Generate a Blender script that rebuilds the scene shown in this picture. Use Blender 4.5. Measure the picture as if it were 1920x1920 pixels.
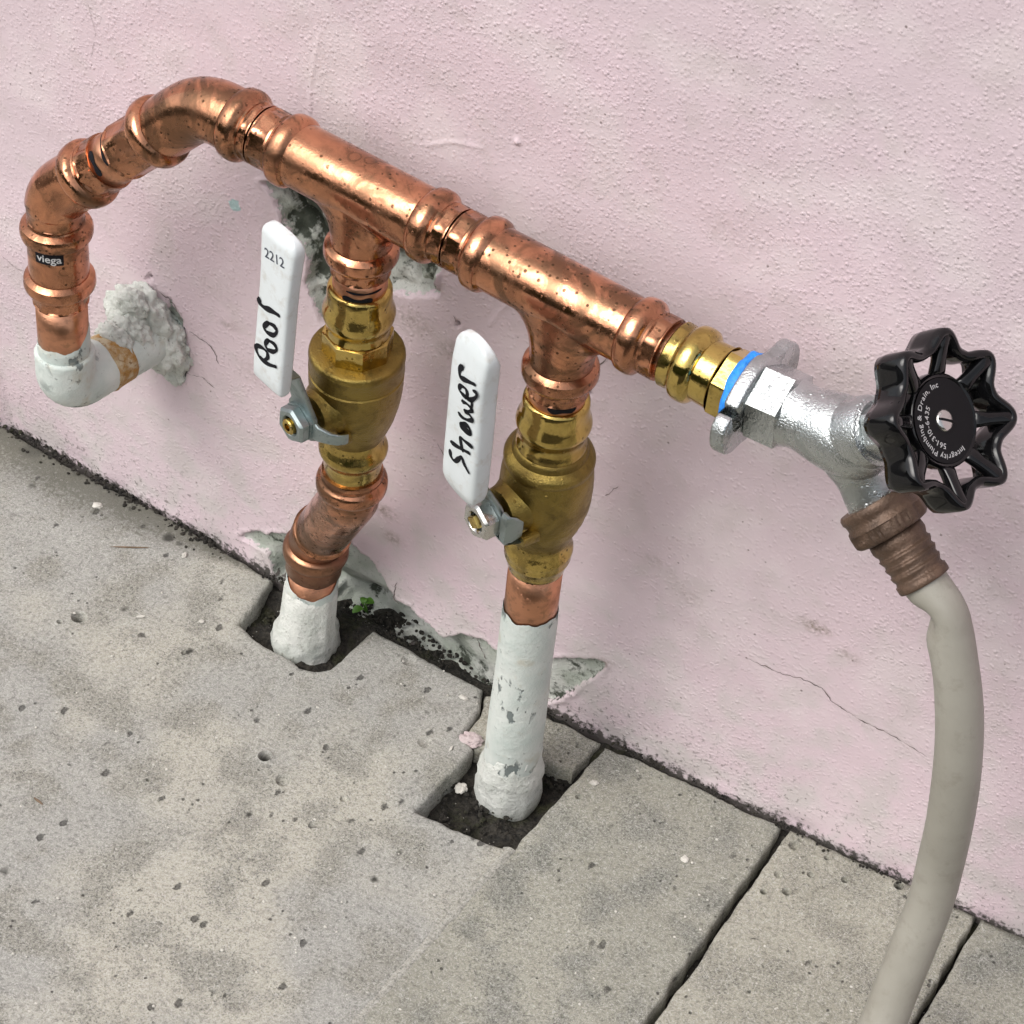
import bpy, math, random
import numpy as np
from mathutils import Vector, noise as mnoise
from mathutils.geometry import delaunay_2d_cdt
random.seed(7); np.random.seed(7)
scene = bpy.context.scene
for o in list(bpy.data.objects): bpy.data.objects.remove(o)
col = scene.collection

# ---------------------------------------------------------------- camera
RC = np.array([[0.8587, 0.5089, 0.0605], [0.3803, -0.5536, -0.7409], [-0.3436, 0.6592, -0.6689]])
u_, s_, v_ = np.linalg.svd(RC); RC = u_ @ v_          # world -> camera (x right, y down, z forward)
CAM = np.array([0.3304, -0.6410, 0.7875]); FPX = 4550.27; PP = np.array([960., 842.])
cd = bpy.data.cameras.new('camera'); cam = bpy.data.objects.new('camera', cd); col.objects.link(cam)
from mathutils import Matrix
m = Matrix.Identity(4)
for i in range(3):
    m[i][0] = RC[0][i]; m[i][1] = -RC[1][i]; m[i][2] = -RC[2][i]; m[i][3] = CAM[i]
cam.matrix_world = m
cd.sensor_width = 36; cd.lens = FPX/1920*36; cd.shift_y = -(960-842)/1920.0; cd.clip_start = 0.02; cd.clip_end = 400
scene.camera = cam
scene.cycles.max_bounces = 6; scene.cycles.diffuse_bounces = 3; scene.cycles.glossy_bounces = 4
scene.render.resolution_x = scene.render.resolution_y = 1024

# ---------------------------------------------------------------- sky, sun, exposure
SUN_EL, SUN_AZ = math.radians(52), math.radians(205)    # azimuth clockwise from +y
w = bpy.data.worlds.new('World'); scene.world = w; w.use_nodes = True
wn = w.node_tree.nodes; wl = w.node_tree.links
bg = wn['Background']
sky = wn.new('ShaderNodeTexSky'); sky.sky_type = 'NISHITA'; sky.sun_disc = False
sky.sun_elevation = SUN_EL; sky.sun_rotation = SUN_AZ; sky.dust_density = 4.0; sky.air_density = 1.0
hs = wn.new('ShaderNodeHueSaturation'); hs.inputs['Saturation'].default_value = 0.30
wl.new(sky.outputs[0], hs.inputs['Color']); wl.new(hs.outputs[0], bg.inputs[0]); bg.inputs[1].default_value = 0.145
sl = bpy.data.lights.new('sun', 'SUN'); sl.energy = 0.9; sl.angle = math.radians(40); sl.color = (1, .97, .93)
so = bpy.data.objects.new('sun', sl); col.objects.link(so)
sd_ = Vector((math.sin(SUN_AZ)*math.cos(SUN_EL), math.cos(SUN_AZ)*math.cos(SUN_EL), math.sin(SUN_EL)))
so.rotation_euler = sd_.to_track_quat('Z', 'Y').to_euler(); so.location = (0, -2, 3)
vs = scene.view_settings; vs.view_transform = 'Standard'; vs.look = 'None'; vs.gamma = 1; vs.use_curve_mapping = False
vs.exposure = 0.56

# ---------------------------------------------------------------- geometry helpers
def V(*a): return np.array(a, float)
def nrm(v): return np.asarray(v, float)/np.linalg.norm(v)
def ray(px, py): return nrm(RC.T @ V((px-PP[0])/FPX, (py-PP[1])/FPX, 1))
def pl(px, py, ax, val):
    d = ray(px, py); return CAM + d*((val-CAM[ax])/d[ax])
def plane(px, py, P, n):
    d = ray(px, py); return CAM + d*(((P-CAM) @ n)/(d @ n))
def floor(px, py, z=0.): return pl(px, py, 2, z)
def wallp(px, py, y=0.): return pl(px, py, 1, y)
def near(px, py, A, d):                                  # parameter along the axis A + s d nearest the ray
    r = ray(px, py); q = A-CAM; b = d @ r
    return (b*(r @ q)-(d @ q))/(1-b*b)

def fin(name, verts, faces, mat, parent=None, smooth=True, sharp=None, attrs=None):
    me = bpy.data.meshes.new(name)
    verts = np.asarray(verts, float)
    if parent is not None:
        r = parent
        while r.parent: r = r.parent
        verts = verts - np.array(r.location)
    me.from_pydata([tuple(x) for x in verts], [], [tuple(int(i) for i in f) for f in faces])
    if attrs:
        for k, a in attrs.items():
            at = me.attributes.new(k, 'FLOAT', 'POINT'); at.data.foreach_set('value', np.asarray(a, np.float32))
    me.polygons.foreach_set('use_smooth', [smooth]*len(me.polygons))
    if sharp is not None: me.set_sharp_from_angle(angle=math.radians(sharp))
    me.materials.append(mat); me.update()
    o = bpy.data.objects.new(name, me); col.objects.link(o)
    if parent is not None: o.parent = parent
    return o
def tag(o, label=None, cat=None, group=None, kind=None):
    for k, v in (('label', label), ('category', cat), ('group', group), ('kind', kind)):
        if v: o[k] = v
    return o
def thing(name, loc, label=None, cat=None, group=None, kind=None):
    o = bpy.data.objects.new(name, None); o.empty_display_size = .01; o.location = [float(x) for x in loc]
    col.objects.link(o); return tag(o, label, cat, group, kind)
class MB:
    def __init__(s): s.v = []; s.f = []
    def add(s, v, f):
        n = len(s.v); s.v += [tuple(x) for x in v]; s.f += [tuple(i+n for i in q) for q in f]; return s
def frame_for(t, ref):
    t = nrm(t); x = ref-t*(ref @ t)
    if np.linalg.norm(x) < 1e-6: x = np.cross(t, V(.3, .5, .8))
    x = nrm(x); return x, np.cross(t, x)
class Path:
    """polyline with filleted corners, sampled densely, with parallel transported frames"""
    def __init__(s, pts, rads=None, ref=None, step=.0006):
        pts = [np.asarray(p, float) for p in pts]; out = [pts[0]]
        for i in range(1, len(pts)-1):
            R = rads[i-1] if rads else 0
            a = nrm(pts[i-1]-pts[i]); b = nrm(pts[i+1]-pts[i]); ang = math.acos(max(-1, min(1, a @ b)))
            if R <= 0 or ang > 3.13: out.append(pts[i]); continue
            tl = R/math.tan(ang/2); c = pts[i]+nrm(a+b)*(R/math.sin(ang/2)); p0 = pts[i]+a*tl; p1 = pts[i]+b*tl
            n0 = p0-c; n1 = p1-c; tot = math.pi-ang
            k = 14
            for j in range(k+1):
                t = j/k; out.append(c+(n0*math.sin((1-t)*tot)+n1*math.sin(t*tot))/math.sin(tot))
        out.append(pts[-1]); out = np.array(out)
        d = np.r_[0, np.cumsum(np.linalg.norm(np.diff(out, axis=0), axis=1))]
        keep = np.r_[True, np.diff(d) > 1e-9]; s.P = out[keep]; s.d = d[keep]; s.L = d[-1]; s.ref = ref if ref is not None else V(0, 0, 1)
    def at(s, q):
        q = np.atleast_1d(q).astype(float)
        def ev(q):
            r = np.stack([np.interp(q, s.d, s.P[:, k]) for k in range(3)], 1)
            lo = q < 0; hi = q > s.L
            t0 = nrm(s.P[1]-s.P[0]); t1 = nrm(s.P[-1]-s.P[-2])
            r[lo] = s.P[0]+np.outer(q[lo], t0); r[hi] = s.P[-1]+np.outer(q[hi]-s.L, t1); return r
        e = .0004; p = ev(q); t = ev(q+e)-ev(q-e); t /= np.linalg.norm(t, axis=1)[:, None]
        return p, t
    def frames(s, q):
        p, t = s.at(q); X = []; x, _ = frame_for(t[0], s.ref)
        for i in range(len(q)):
            x = nrm(x-t[i]*(x @ t[i])); X.append(x)
        X = np.array(X); return p, t, X, np.cross(t, X)
def sweep(path, st, n=48, poly=0, caps=True, warp=None, phase=0.):
    """st: (s, r) or (s, r, facet amount)"""
    q = np.array([a[0] for a in st]); p, t, X, Y = path.frames(q); v = []; f = []
    th = np.arange(n)/n*2*math.pi+phase
    for i, a in enumerate(st):
        r = np.full(n, a[1]); k = a[2] if len(a) > 2 else 0
        if poly and k:
            dl = ((th+1e-6) % (2*math.pi/poly))-math.pi/poly
            r = r*(1-k+k*math.cos(math.pi/poly)/np.cos(dl)*1.0)
        if warp is not None: r = r*warp(q[i], th)
        v += list(p[i]+np.outer(r*np.cos(th), X[i])+np.outer(r*np.sin(th), Y[i]))
    m_ = len(st)
    for i in range(m_-1):
        for j in range(n):
            k = (j+1) % n; f.append((i*n+j, i*n+k, (i+1)*n+k, (i+1)*n+j))
    if caps:
        f.append(tuple(range(n))[::-1]); f.append(tuple(range((m_-1)*n, m_*n)))
    return v, f
def cat(*vf):
    b = MB()
    for v, f in vf: b.add(v, f)
    return b.v, b.f
def bead(c, d, rb, body, sock, send=None):
    """press bead at c: body radius on the -d side, socket on the +d side"""
    L = [(-.0050, body), (-.0043, body*.995), (-.0036, body+(rb-body)*.45), (-.0026, body+(rb-body)*.85), (-.0012, rb*.997), (0, rb),
         (.0012, rb*.997), (.0024, sock+(rb-sock)*.82), (.0033, sock+(rb-sock)*.42), (.0039, sock+(rb-sock)*.05), (.0046, sock*.985), (.0054, sock)]
    L = [(c+d*a, r) for a, r in L]
    return L if d > 0 else L[::-1]
def noise_disp(v, amp, sc, seed=0.):
    out = []
    for p in v:
        n_ = mnoise.noise_vector(Vector((p[0]*sc+seed, p[1]*sc, p[2]*sc)))
        n2 = mnoise.noise_vector(Vector((p[0]*sc*2.7, p[1]*sc*2.7+seed, p[2]*sc*2.7)))
        out.append(np.array(p)+amp*(np.array(n_)+.45*np.array(n2)))
    return out

# ---------------------------------------------------------------- materials
def new_mat(name):
    mt = bpy.data.materials.new(name); mt.use_nodes = True; nt = mt.node_tree
    return mt, nt, nt.nodes['Principled BSDF']
class G:
    """tiny node graph helper working on world position"""
    def __init__(s, name):
        s.mt, s.nt, s.b = new_mat(name); s.geo = s.nt.nodes.new('ShaderNodeNewGeometry'); s.pos = s.geo.outputs['Position']
    def link(s, a, b): s.nt.links.new(a, b)
    def setv(s, sock, v):
        if isinstance(v, bpy.types.NodeSocket): s.link(v, sock)
        elif isinstance(v, (tuple, list)) and len(v) == 3 and sock.type == 'RGBA': sock.default_value = (*v, 1)
        else: sock.default_value = v
    def noise(s, scale, detail=3, rough=.55, off=0., vec=None, dist=0.):
        n = s.nt.nodes.new('ShaderNodeTexNoise'); n.inputs['Scale'].default_value = scale; n.inputs['Detail'].default_value = detail
        n.inputs['Roughness'].default_value = rough; n.inputs['Distortion'].default_value = dist
        v = vec or s.pos
        if off:
            a = s.nt.nodes.new('ShaderNodeVectorMath'); a.operation = 'ADD'; s.link(v, a.inputs[0]); a.inputs[1].default_value = (off, off*1.7, -off); v = a.outputs[0]
        s.link(v, n.inputs['Vector']); return n.outputs['Fac']
    def vor(s, scale, feature='F1', rnd=1., out='Distance', vec=None):
        n = s.nt.nodes.new('ShaderNodeTexVoronoi'); n.feature = feature; n.inputs['Scale'].default_value = scale; n.inputs['Randomness'].default_value = rnd
        s.link(vec or s.pos, n.inputs['Vector']); return n.outputs[out]
    def ramp(s, fac, *stops):
        n = s.nt.nodes.new('ShaderNodeValToRGB'); e = n.color_ramp.elements
        while len(e) < len(stops): e.new(.5)
        for q, (p, c) in zip(e, stops):
            q.position = p; q.color = (*c, 1) if isinstance(c, (tuple, list)) else (c, c, c, 1)
        s.link(fac, n.inputs[0]); return n.outputs[0]
    def mix(s, fac, a, b, mode='MIX'):
        n = s.nt.nodes.new('ShaderNodeMix'); n.data_type = 'RGBA'; n.blend_type = mode
        s.setv(n.inputs[0], fac); s.setv(n.inputs[6], a); s.setv(n.inputs[7], b); return n.outputs[2]
    def math(s, op, a, b=0., c=0.):
        n = s.nt.nodes.new('ShaderNodeMath'); n.operation = op
        for i, v in enumerate((a, b, c)): s.setv(n.inputs[i], v)
        return n.outputs[0]
    def mr(s, v, a, b, c=0., d=1., smooth=False):
        n = s.nt.nodes.new('ShaderNodeMapRange'); n.interpolation_type = 'SMOOTHSTEP' if smooth else 'LINEAR'
        s.setv(n.inputs[0], v)
        for i, x in enumerate((a, b, c, d)): s.setv(n.inputs[i+1], x)
        return n.outputs[0]
    def attr(s, name):
        n = s.nt.nodes.new('ShaderNodeAttribute'); n.attribute_name = name; return n.outputs['Fac']
    def bump(s, h, dist, strength=1., nrm_=None):
        n = s.nt.nodes.new('ShaderNodeBump'); n.inputs['Strength'].default_value = strength; n.inputs['Distance'].default_value = dist
        s.link(h, n.inputs['Height'])
        if nrm_ is not None: s.link(nrm_, n.inputs['Normal'])
        return n.outputs[0]
    def scalev(s, x, y, z):
        n = s.nt.nodes.new('ShaderNodeVectorMath'); n.operation = 'MULTIPLY'; s.link(s.pos, n.inputs[0]); n.inputs[1].default_value = (x, y, z); return n.outputs[0]
    def sep(s):
        n = s.nt.nodes.new('ShaderNodeSeparateXYZ'); s.link(s.pos, n.inputs[0]); return n.outputs
    def out(s, color, rough, metal=0., normal=None, **kw):
        s.setv(s.b.inputs['Base Color'], color); s.setv(s.b.inputs['Roughness'], rough); s.setv(s.b.inputs['Metallic'], metal)
        if normal is not None: s.link(normal, s.b.inputs['Normal'])
        for k, v in kw.items(): s.setv(s.b.inputs[k.replace('_', ' ')], v)
        return s.mt
def metal(name, base, tarn, dark, r0, r1, tarn_amt=.5, spots=.5, bump_sc=600, bump_d=.00008, wob=.0, patch=0.):
    g = G(name)
    n1 = g.noise(62, 5, .62, 0., dist=.6); n2 = g.noise(230, 3, .6, 3.1); n3 = g.noise(38, 4, .62, 7.7, dist=1.2)
    t = g.mr(n1, .62-tarn_amt*.30, .66, smooth=True)
    c = g.mix(t, base, tarn)
    pt = g.mr(n3, .60-.09*patch, .64-.05*patch, 0, .35+.4*patch)
    c = g.mix(pt, c, tuple(x*1.05 for x in dark))
    c = g.mix(g.mr(n2, .56, .70, 0, .5), c, dark)
    rg = g.vor(105, vec=g.scalev(1, .9, 1.1)); sel = g.mr(n1, .50, .56)
    ring = g.math('MULTIPLY', g.math('MULTIPLY', g.mr(g.math('ABSOLUTE', g.math('SUBTRACT', rg, .24)), .05, .02), sel), .5*min(1, spots))
    c = g.mix(ring, c, dark)
    v = g.vor(360)
    sp = g.math('MULTIPLY', g.mr(g.math('ADD', v, g.math('MULTIPLY', n2, .16)), .31, .23), g.mr(n3, .40, .58-.06*spots))
    v2 = g.vor(170, vec=g.scalev(1, 1.1, .9)); sp2 = g.math('MULTIPLY', g.mr(g.math('ADD', v2, g.math('MULTIPLY', n2, .12)), .20, .15), g.mr(n1, .56-.08*spots, .60-.06*spots))
    sp = g.math('MAXIMUM', sp, sp2)
    c = g.mix(g.math('MULTIPLY', sp, .8*min(1, spots*1.6)), c, tuple(x*.45 for x in dark))
    r = g.math('ADD', g.mr(t, 0, 1, r0, r1), g.math('ADD', g.math('MULTIPLY', sp, .25), g.math('MULTIPLY', pt, .14)))
    r = g.math('ADD', r, g.mr(n2, .5, .7, 0, .06))
    h = g.math('ADD', g.noise(bump_sc, 3, .6), g.math('ADD', g.math('MULTIPLY', sp, .6), g.math('MULTIPLY', ring, .5)))
    nb = g.bump(h, bump_d)
    if patch: nb = g.bump(g.noise(95, 2, .5, 2.2), .0011, .14+wob, nb)
    return g.out(c, r, 1., nb)
MC = metal('copper', (.67, .305, .17), (.37, .175, .10), (.15, .086, .05), .10, .30, .9, 1.1, patch=1.)
MCD = metal('brown_tarnished_copper', (.33, .17, .10), (.24, .12, .075), (.13, .08, .05), .30, .45, .6, .3)
MCT = metal('bare_copper_tube', (.66, .32, .19), (.52, .25, .15), (.28, .15, .09), .28, .42, .5, .2)
MBR = metal('brass', (.58, .425, .13), (.40, .285, .085), (.19, .135, .045), .09, .25, .7, .6, patch=.6)
MBB = metal('cast_brass', (.33, .238, .066), (.22, .155, .046), (.13, .094, .034), .28, .42, .6, .1, 1500, .0003)
MZN = metal('zinc_plate', (.36, .42, .42), (.30, .36, .355), (.22, .26, .25), .38, .52, .5, .1)
MGV = metal('galvanised_casting', (.57, .60, .60), (.46, .49, .49), (.30, .32, .315), .22, .32, .45, .05, 1300, .00032)
MST = metal('bright_steel', (.62, .61, .58), (.5, .49, .46), (.3, .29, .27), .20, .32, .3, .1)
def simple(name, c, rough, metal_=0., var=.12, sc=90, bump_sc=None, bump_d=.0002, coat=0.):
    g = G(name); n = g.noise(sc, 4, .6)
    cc = g.mix(g.mr(n, .35, .68), tuple(x*(1-var) for x in c), tuple(min(1, x*(1+var)) for x in c))
    nb = g.bump(g.noise(bump_sc, 3, .6), bump_d) if bump_sc else None
    return g.out(cc, rough, metal_, nb, Coat_Weight=coat)
MRU = simple('brown_oxidised_brass', (.115, .072, .049), .48, .4, .35, 130, 900, .0004)
MINK = simple('black_marker_ink', (.010, .010, .013), .7)
MINK.node_tree.nodes['Principled BSDF'].inputs['Specular IOR Level'].default_value = .15
MBLK = simple('black_enamel', (.004, .004, .0045), .07, var=.3, sc=300)
MBLK.node_tree.nodes['Principled BSDF'].inputs['Specular IOR Level'].default_value = .38
MBLKF = simple('black_cap_face', (.005, .005, .006), .5)
MBLKF.node_tree.nodes['Principled BSDF'].inputs['Specular IOR Level'].default_value = .2
MPRINT = simple('pale_print', (.50, .50, .50), .5)
MGREY = simple('grey_print', (.12, .13, .17), .5)
MTAPE = simple('blue_thread_tape', (.02, .25, .80), .45, var=.25, sc=400, bump_sc=700, bump_d=.0004)
MLEAF = simple('green_leaf', (.10, .24, .03), .45, var=.3, sc=200)
MCHIP = simple('pale_chip', (.55, .53, .48), .8, var=.15, sc=300, bump_sc=900)
MTWIG = simple('dry_twig', (.16, .11, .07), .8, var=.3, sc=300)

def lever_mat():
    g = G('white_vinyl')
    n = g.noise(45, 4, .6); d = g.noise(160, 4, .65, 4.)
    c = g.mix(g.mr(n, .4, .7), (.66, .70, .71), (.60, .64, .64))
    c = g.mix(g.mr(d, .54, .74, 0, .55), c, (.42, .39, .33))
    g.mt.node_tree
    return g.out(c, .34, 0., g.bump(g.noise(140, 2, .5), .0006, .25), Subsurface_Weight=.0)
MLEV = lever_mat()
def paint_mat():
    g = G('old_white_pipe_paint')
    n = g.noise(60, 4, .6); d = g.noise(330, 5, .7, 4.); w_ = g.noise(150, 4, .6, 9., vec=g.scalev(1, 1, .5))
    c = g.mix(g.mr(n, .38, .66), (.62, .655, .62), (.50, .565, .53))
    c = g.mix(g.mr(d, .62, .70, 0, .7), c, (.20, .22, .21))
    sp = g.math('MULTIPLY', g.mr(w_, .565, .595), g.mr(g.noise(34, 2, .5, 2.), .46, .56))
    c = g.mix(g.math('MULTIPLY', sp, .85), c, (.10, .125, .125))
    c = g.mix(g.mr(g.noise(85, 3, .6, 2.), .58, .7, 0, .6), c, (.48, .45, .36))
    h = g.math('ADD', g.math('ADD', n, g.math('MULTIPLY', d, .35)), g.math('MULTIPLY', sp, -.5))
    return g.out(c, .6, 0., g.bump(h, .0015, .7))
MPT = paint_mat()
def mortar_mat(name, a, b, dk, rust=False):
    g = G(name)
    n = g.noise(80, 5, .65); d = g.noise(350, 5, .7, 4.)
    c = g.mix(g.mr(n, .38, .64), a, b)
    c = g.mix(g.mr(d, .58, .68, 0, .8), c, dk)
    return g.out(c, .85, 0., g.bump(g.math('ADD', n, g.math('MULTIPLY', d, .5)), .0022, .8))
MMT = mortar_mat('white_mortar', (.63, .64, .60), (.50, .525, .48), (.22, .225, .19))
MGM = mortar_mat('green_grey_mortar', (.40, .41, .38), (.24, .27, .22), (.05, .06, .045))
MPM = mortar_mat('pink_mortar', (.52, .43, .43), (.46, .40, .39), (.28, .23, .21))
def rust_mat():
    g = G('rust_stained_paint'); n = g.noise(170, 5, .65)
    c = g.mix(g.mr(n, .36, .62, smooth=True), (.52, .44, .30), (.36, .19, .045))
    c = g.mix(g.mr(g.noise(420, 3, .6, 3.), .58, .7), c, (.22, .12, .04))
    return g.out(c, .8, 0., g.bump(n, .002, .8))
MRS = rust_mat()
def hose_mat():
    g = G('beige_grey_rubber'); n = g.noise(30, 4, .6); n2 = g.noise(500, 3, .6, 3.)
    c = g.mix(g.mr(n, .38, .66), (.32, .305, .262), (.27, .255, .215))
    c = g.mix(g.mr(g.noise(95, 5, .72, 8.), .54, .72, 0, .55), c, (.20, .18, .145))
    return g.out(c, .5, 0., g.bump(n2, .0002, .6))
MHO = hose_mat()
def soil_mat():
    g = G('dark_soil'); n = g.noise(260, 5, .7); v = g.vor(420)
    c = g.mix(g.mr(n, .38, .66), (.010, .009, .007), (.050, .044, .034))
    c = g.mix(g.mr(g.noise(60, 3, .6, 5.), .55, .68, 0, .6), c, (.05, .055, .02))
    c = g.mix(g.math('MULTIPLY', g.mr(v, .16, .1), g.mr(g.noise(150, 2, .5, 9.), .55, .6)), c, (.38, .37, .33))
    return g.out(c, .95, 0., g.bump(g.math('ADD', n, g.math('MULTIPLY', v, -.6)), .004, .9))
MSO = soil_mat()
def stone_mat(name, ca, cb, cc, pit):
    g = G(name)
    n = g.attr('ta'); n2 = g.attr('tb'); vm = g.attr('tc')
    n3 = g.noise(420, 5, .75, 5.); n4 = g.noise(1100, 3, .7, 1.3)
    c = g.mix(g.mr(n, .38, .64, smooth=True), ca, cb)
    c = g.mix(g.mr(n2, .48, .68, 0, .85), c, cc)
    f = g.ramp(n3, (.30, .50), (.5, 1.0), (.70, 1.36))
    c = g.mix(1., c, f, 'MULTIPLY')
    cl = g.mr(g.math('ADD', n2, g.math('MULTIPLY', n, .5)), .55, .95, .25, .85)
    c = g.mix(g.math('MULTIPLY', g.mr(n4, .53, .63), cl), c, (.085, .085, .076))
    c = g.mix(g.mr(n4, .44, .34, 0, .45), c, (.50, .50, .46))
    wv = g.noise(260, 2, .6, 8., dist=2.5)
    c = g.mix(g.math('MULTIPLY', g.mr(g.math('ABSOLUTE', g.math('SUBTRACT', wv, .5)), .03, .0), .5), c, (.62, .61, .58))
    jit = g.math('MULTIPLY', n3, .30)
    v = g.vor(190)
    sp = g.math('MULTIPLY', g.mr(g.math('ADD', v, jit), .30, .23), g.mr(vm, .62-pit, .66-pit))
    v2 = g.vor(85, vec=g.scalev(1, .7, 1)); sp2 = g.math('MULTIPLY', g.mr(g.math('ADD', v2, jit), .28, .22), g.mr(n2, .60-pit*2, .50-pit*2))
    sp = g.math('MAXIMUM', sp, sp2)
    c = g.mix(g.math('MULTIPLY', sp, .75), c, (.05, .048, .042))
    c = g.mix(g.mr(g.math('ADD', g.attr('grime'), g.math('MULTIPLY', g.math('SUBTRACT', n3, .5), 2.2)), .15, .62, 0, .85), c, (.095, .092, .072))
    c = g.mix(g.mr(g.attr('dirt'), .35, .75), c, (.045, .043, .036))
    h = g.math('ADD', g.math('MULTIPLY', n3, .6), g.math('MULTIPLY', sp, -.9))
    return g.out(c, .88, 0., g.bump(h, .0013, .9))
MSL = stone_mat('grey_limestone', (.305, .302, .275), (.385, .370, .312), (.240, .233, .197), -.01)
MP1 = stone_mat('greenish_grey_paver', (.255, .250, .205), (.295, .288, .236), (.19, .190, .162), .02)
MP2 = stone_mat('tan_paver', (.318, .306, .25), (.275, .266, .215), (.235, .226, .185), .07)
def wall_mat():
    g = G('pink_stucco_paint')
    X, Y, Z = g.sep()
    peel = g.attr('peel'); crack = g.attr('crack'); dirt = g.attr('dirt'); smo = g.attr('smooth'); ta = g.attr('ta'); tb = g.attr('tb'); tc = g.attr('tc')
    nf = g.noise(400, 4, .68, 2.); nm = g.noise(330, 3, .62, 1.)
    c = g.mix(g.mr(ta, .36, .66, smooth=True), (.655, .528, .568), (.622, .512, .545))
    c = g.mix(g.mr(tb, .50, .72, 0, .6), c, (.675, .590, .600))
    c = g.mix(g.mr(tc, .56, .80, 0, .32), c, (.52, .455, .445))
    gr = g.math('MULTIPLY', g.mr(Z, .15, .0, 0, 1), g.mr(tc, .40, .70))
    c = g.mix(g.math('MULTIPLY', gr, .5), c, (.53, .515, .485))
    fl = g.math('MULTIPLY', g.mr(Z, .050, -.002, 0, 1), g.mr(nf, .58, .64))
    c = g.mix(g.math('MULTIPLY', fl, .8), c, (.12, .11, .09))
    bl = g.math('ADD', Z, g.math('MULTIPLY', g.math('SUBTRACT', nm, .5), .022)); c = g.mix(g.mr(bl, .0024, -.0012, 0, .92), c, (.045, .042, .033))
    c = g.mix(g.math('MULTIPLY', g.mr(dirt, .05, .9), g.mr(nf, .36, .60)), c, (.27, .22, .19))
    v = g.vor(170); spk = g.math('MULTIPLY', g.mr(g.math('ADD', v, g.math('MULTIPLY', nf, .25)), .22, .17), g.mr(tb, .52, .58))
    c = g.mix(g.math('MULTIPLY', spk, .75), c, (.16, .12, .11))
    e = g.math('ADD', peel, g.math('MULTIPLY', g.math('SUBTRACT', nm, .5), 3.6))
    pm = g.mr(e, -.15, .25)
    ren = g.mix(g.mr(tc, .36, .64), (.50, .51, .475), (.35, .38, .33))
    ren = g.mix(g.mr(nf, .56, .66, 0, .6), ren, (.13, .14, .12))
    ren = g.mix(g.mr(g.math('ADD', g.attr('mould'), g.math('MULTIPLY', g.math('SUBTRACT', nm, .5), 1.6)), .35, .65), ren, g.mix(nf, (.020, .024, .018), (.075, .088, .064)))  # mould tone, with the depth shade of the crevice coloured in
    c = g.mix(pm, c, ren)
    cm = g.mr(crack, .9, .3); c = g.mix(g.math('MULTIPLY', cm, .9), c, (.10, .08, .07))
    ch = g.attr('chip'); c = g.mix(g.mr(g.math('ADD', ch, g.math('MULTIPLY', g.math('SUBTRACT', nm, .5), 3.)), -.1, .3), c, (.40, .54, .54))
    s1 = g.noise(170, 2, .5); s3 = g.vor(430)
    s4 = g.vor(760)
    b1 = g.math('MULTIPLY', g.mr(g.math('ADD', s3, g.math('MULTIPLY', nm, .22)), .62, .10, smooth=True), g.mr(s1, .26, .50))
    b2 = g.math('MULTIPLY', g.mr(s4, .55, .10, smooth=True), g.mr(nm, .66, .42))
    bm = g.math('ADD', g.math('ADD', g.math('MULTIPLY', b1, .42), g.math('MULTIPLY', b2, .20)), g.math('MULTIPLY', nf, .34))
    bm = g.math('MULTIPLY', bm, g.mr(smo, 0, 1, 1.15, .62))
    bm = g.math('ADD', bm, g.math('MULTIPLY', cm, -.5))
    bm = g.math('ADD', bm, g.math('MULTIPLY', pm, g.math('SUBTRACT', g.math('MULTIPLY', nf, .9), .8)))
    return g.out(c, .72, 0., g.bump(bm, .0010, .56))
MWA = wall_mat()
MCRK = simple('crack_gap_shade', (.17, .135, .125), .95, var=.5, sc=400)  # dark ribbon colour painted for the shade inside the cracks

# ---------------------------------------------------------------- 2-D helpers
def seg_dist(P, A, B):
    d = B-A; t = np.clip(((P-A) @ d)/(d @ d+1e-15), 0, 1); return np.linalg.norm(P-(A+t[:, None]*d), axis=1)
def poly_dist(P, poly, closed=True):
    poly = np.asarray(poly); D = np.full(len(P), 1e9); n = len(poly)
    for i in range(n if closed else n-1): D = np.minimum(D, seg_dist(P, poly[i], poly[(i+1) % n]))
    return D
def inside(P, poly):
    poly = np.asarray(poly); r = np.zeros(len(P), bool); n = len(poly); x, y = P[:, 0], P[:, 1]
    for i in range(n):
        x0, y0 = poly[i]; x1, y1 = poly[(i+1) % n]
        c = ((y0 > y) != (y1 > y)) & (x < (x1-x0)*(y-y0)/((y1-y0)+1e-15)+x0); r ^= c
    return r
def sdist(P, poly):
    d = poly_dist(P, poly); return np.where(inside(P, poly), d, -d)
def n2(P, sc, seed=0.):
    return np.array([mnoise.noise(Vector((p[0]*sc+seed, p[1]*sc-seed, seed))) for p in P])

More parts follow.
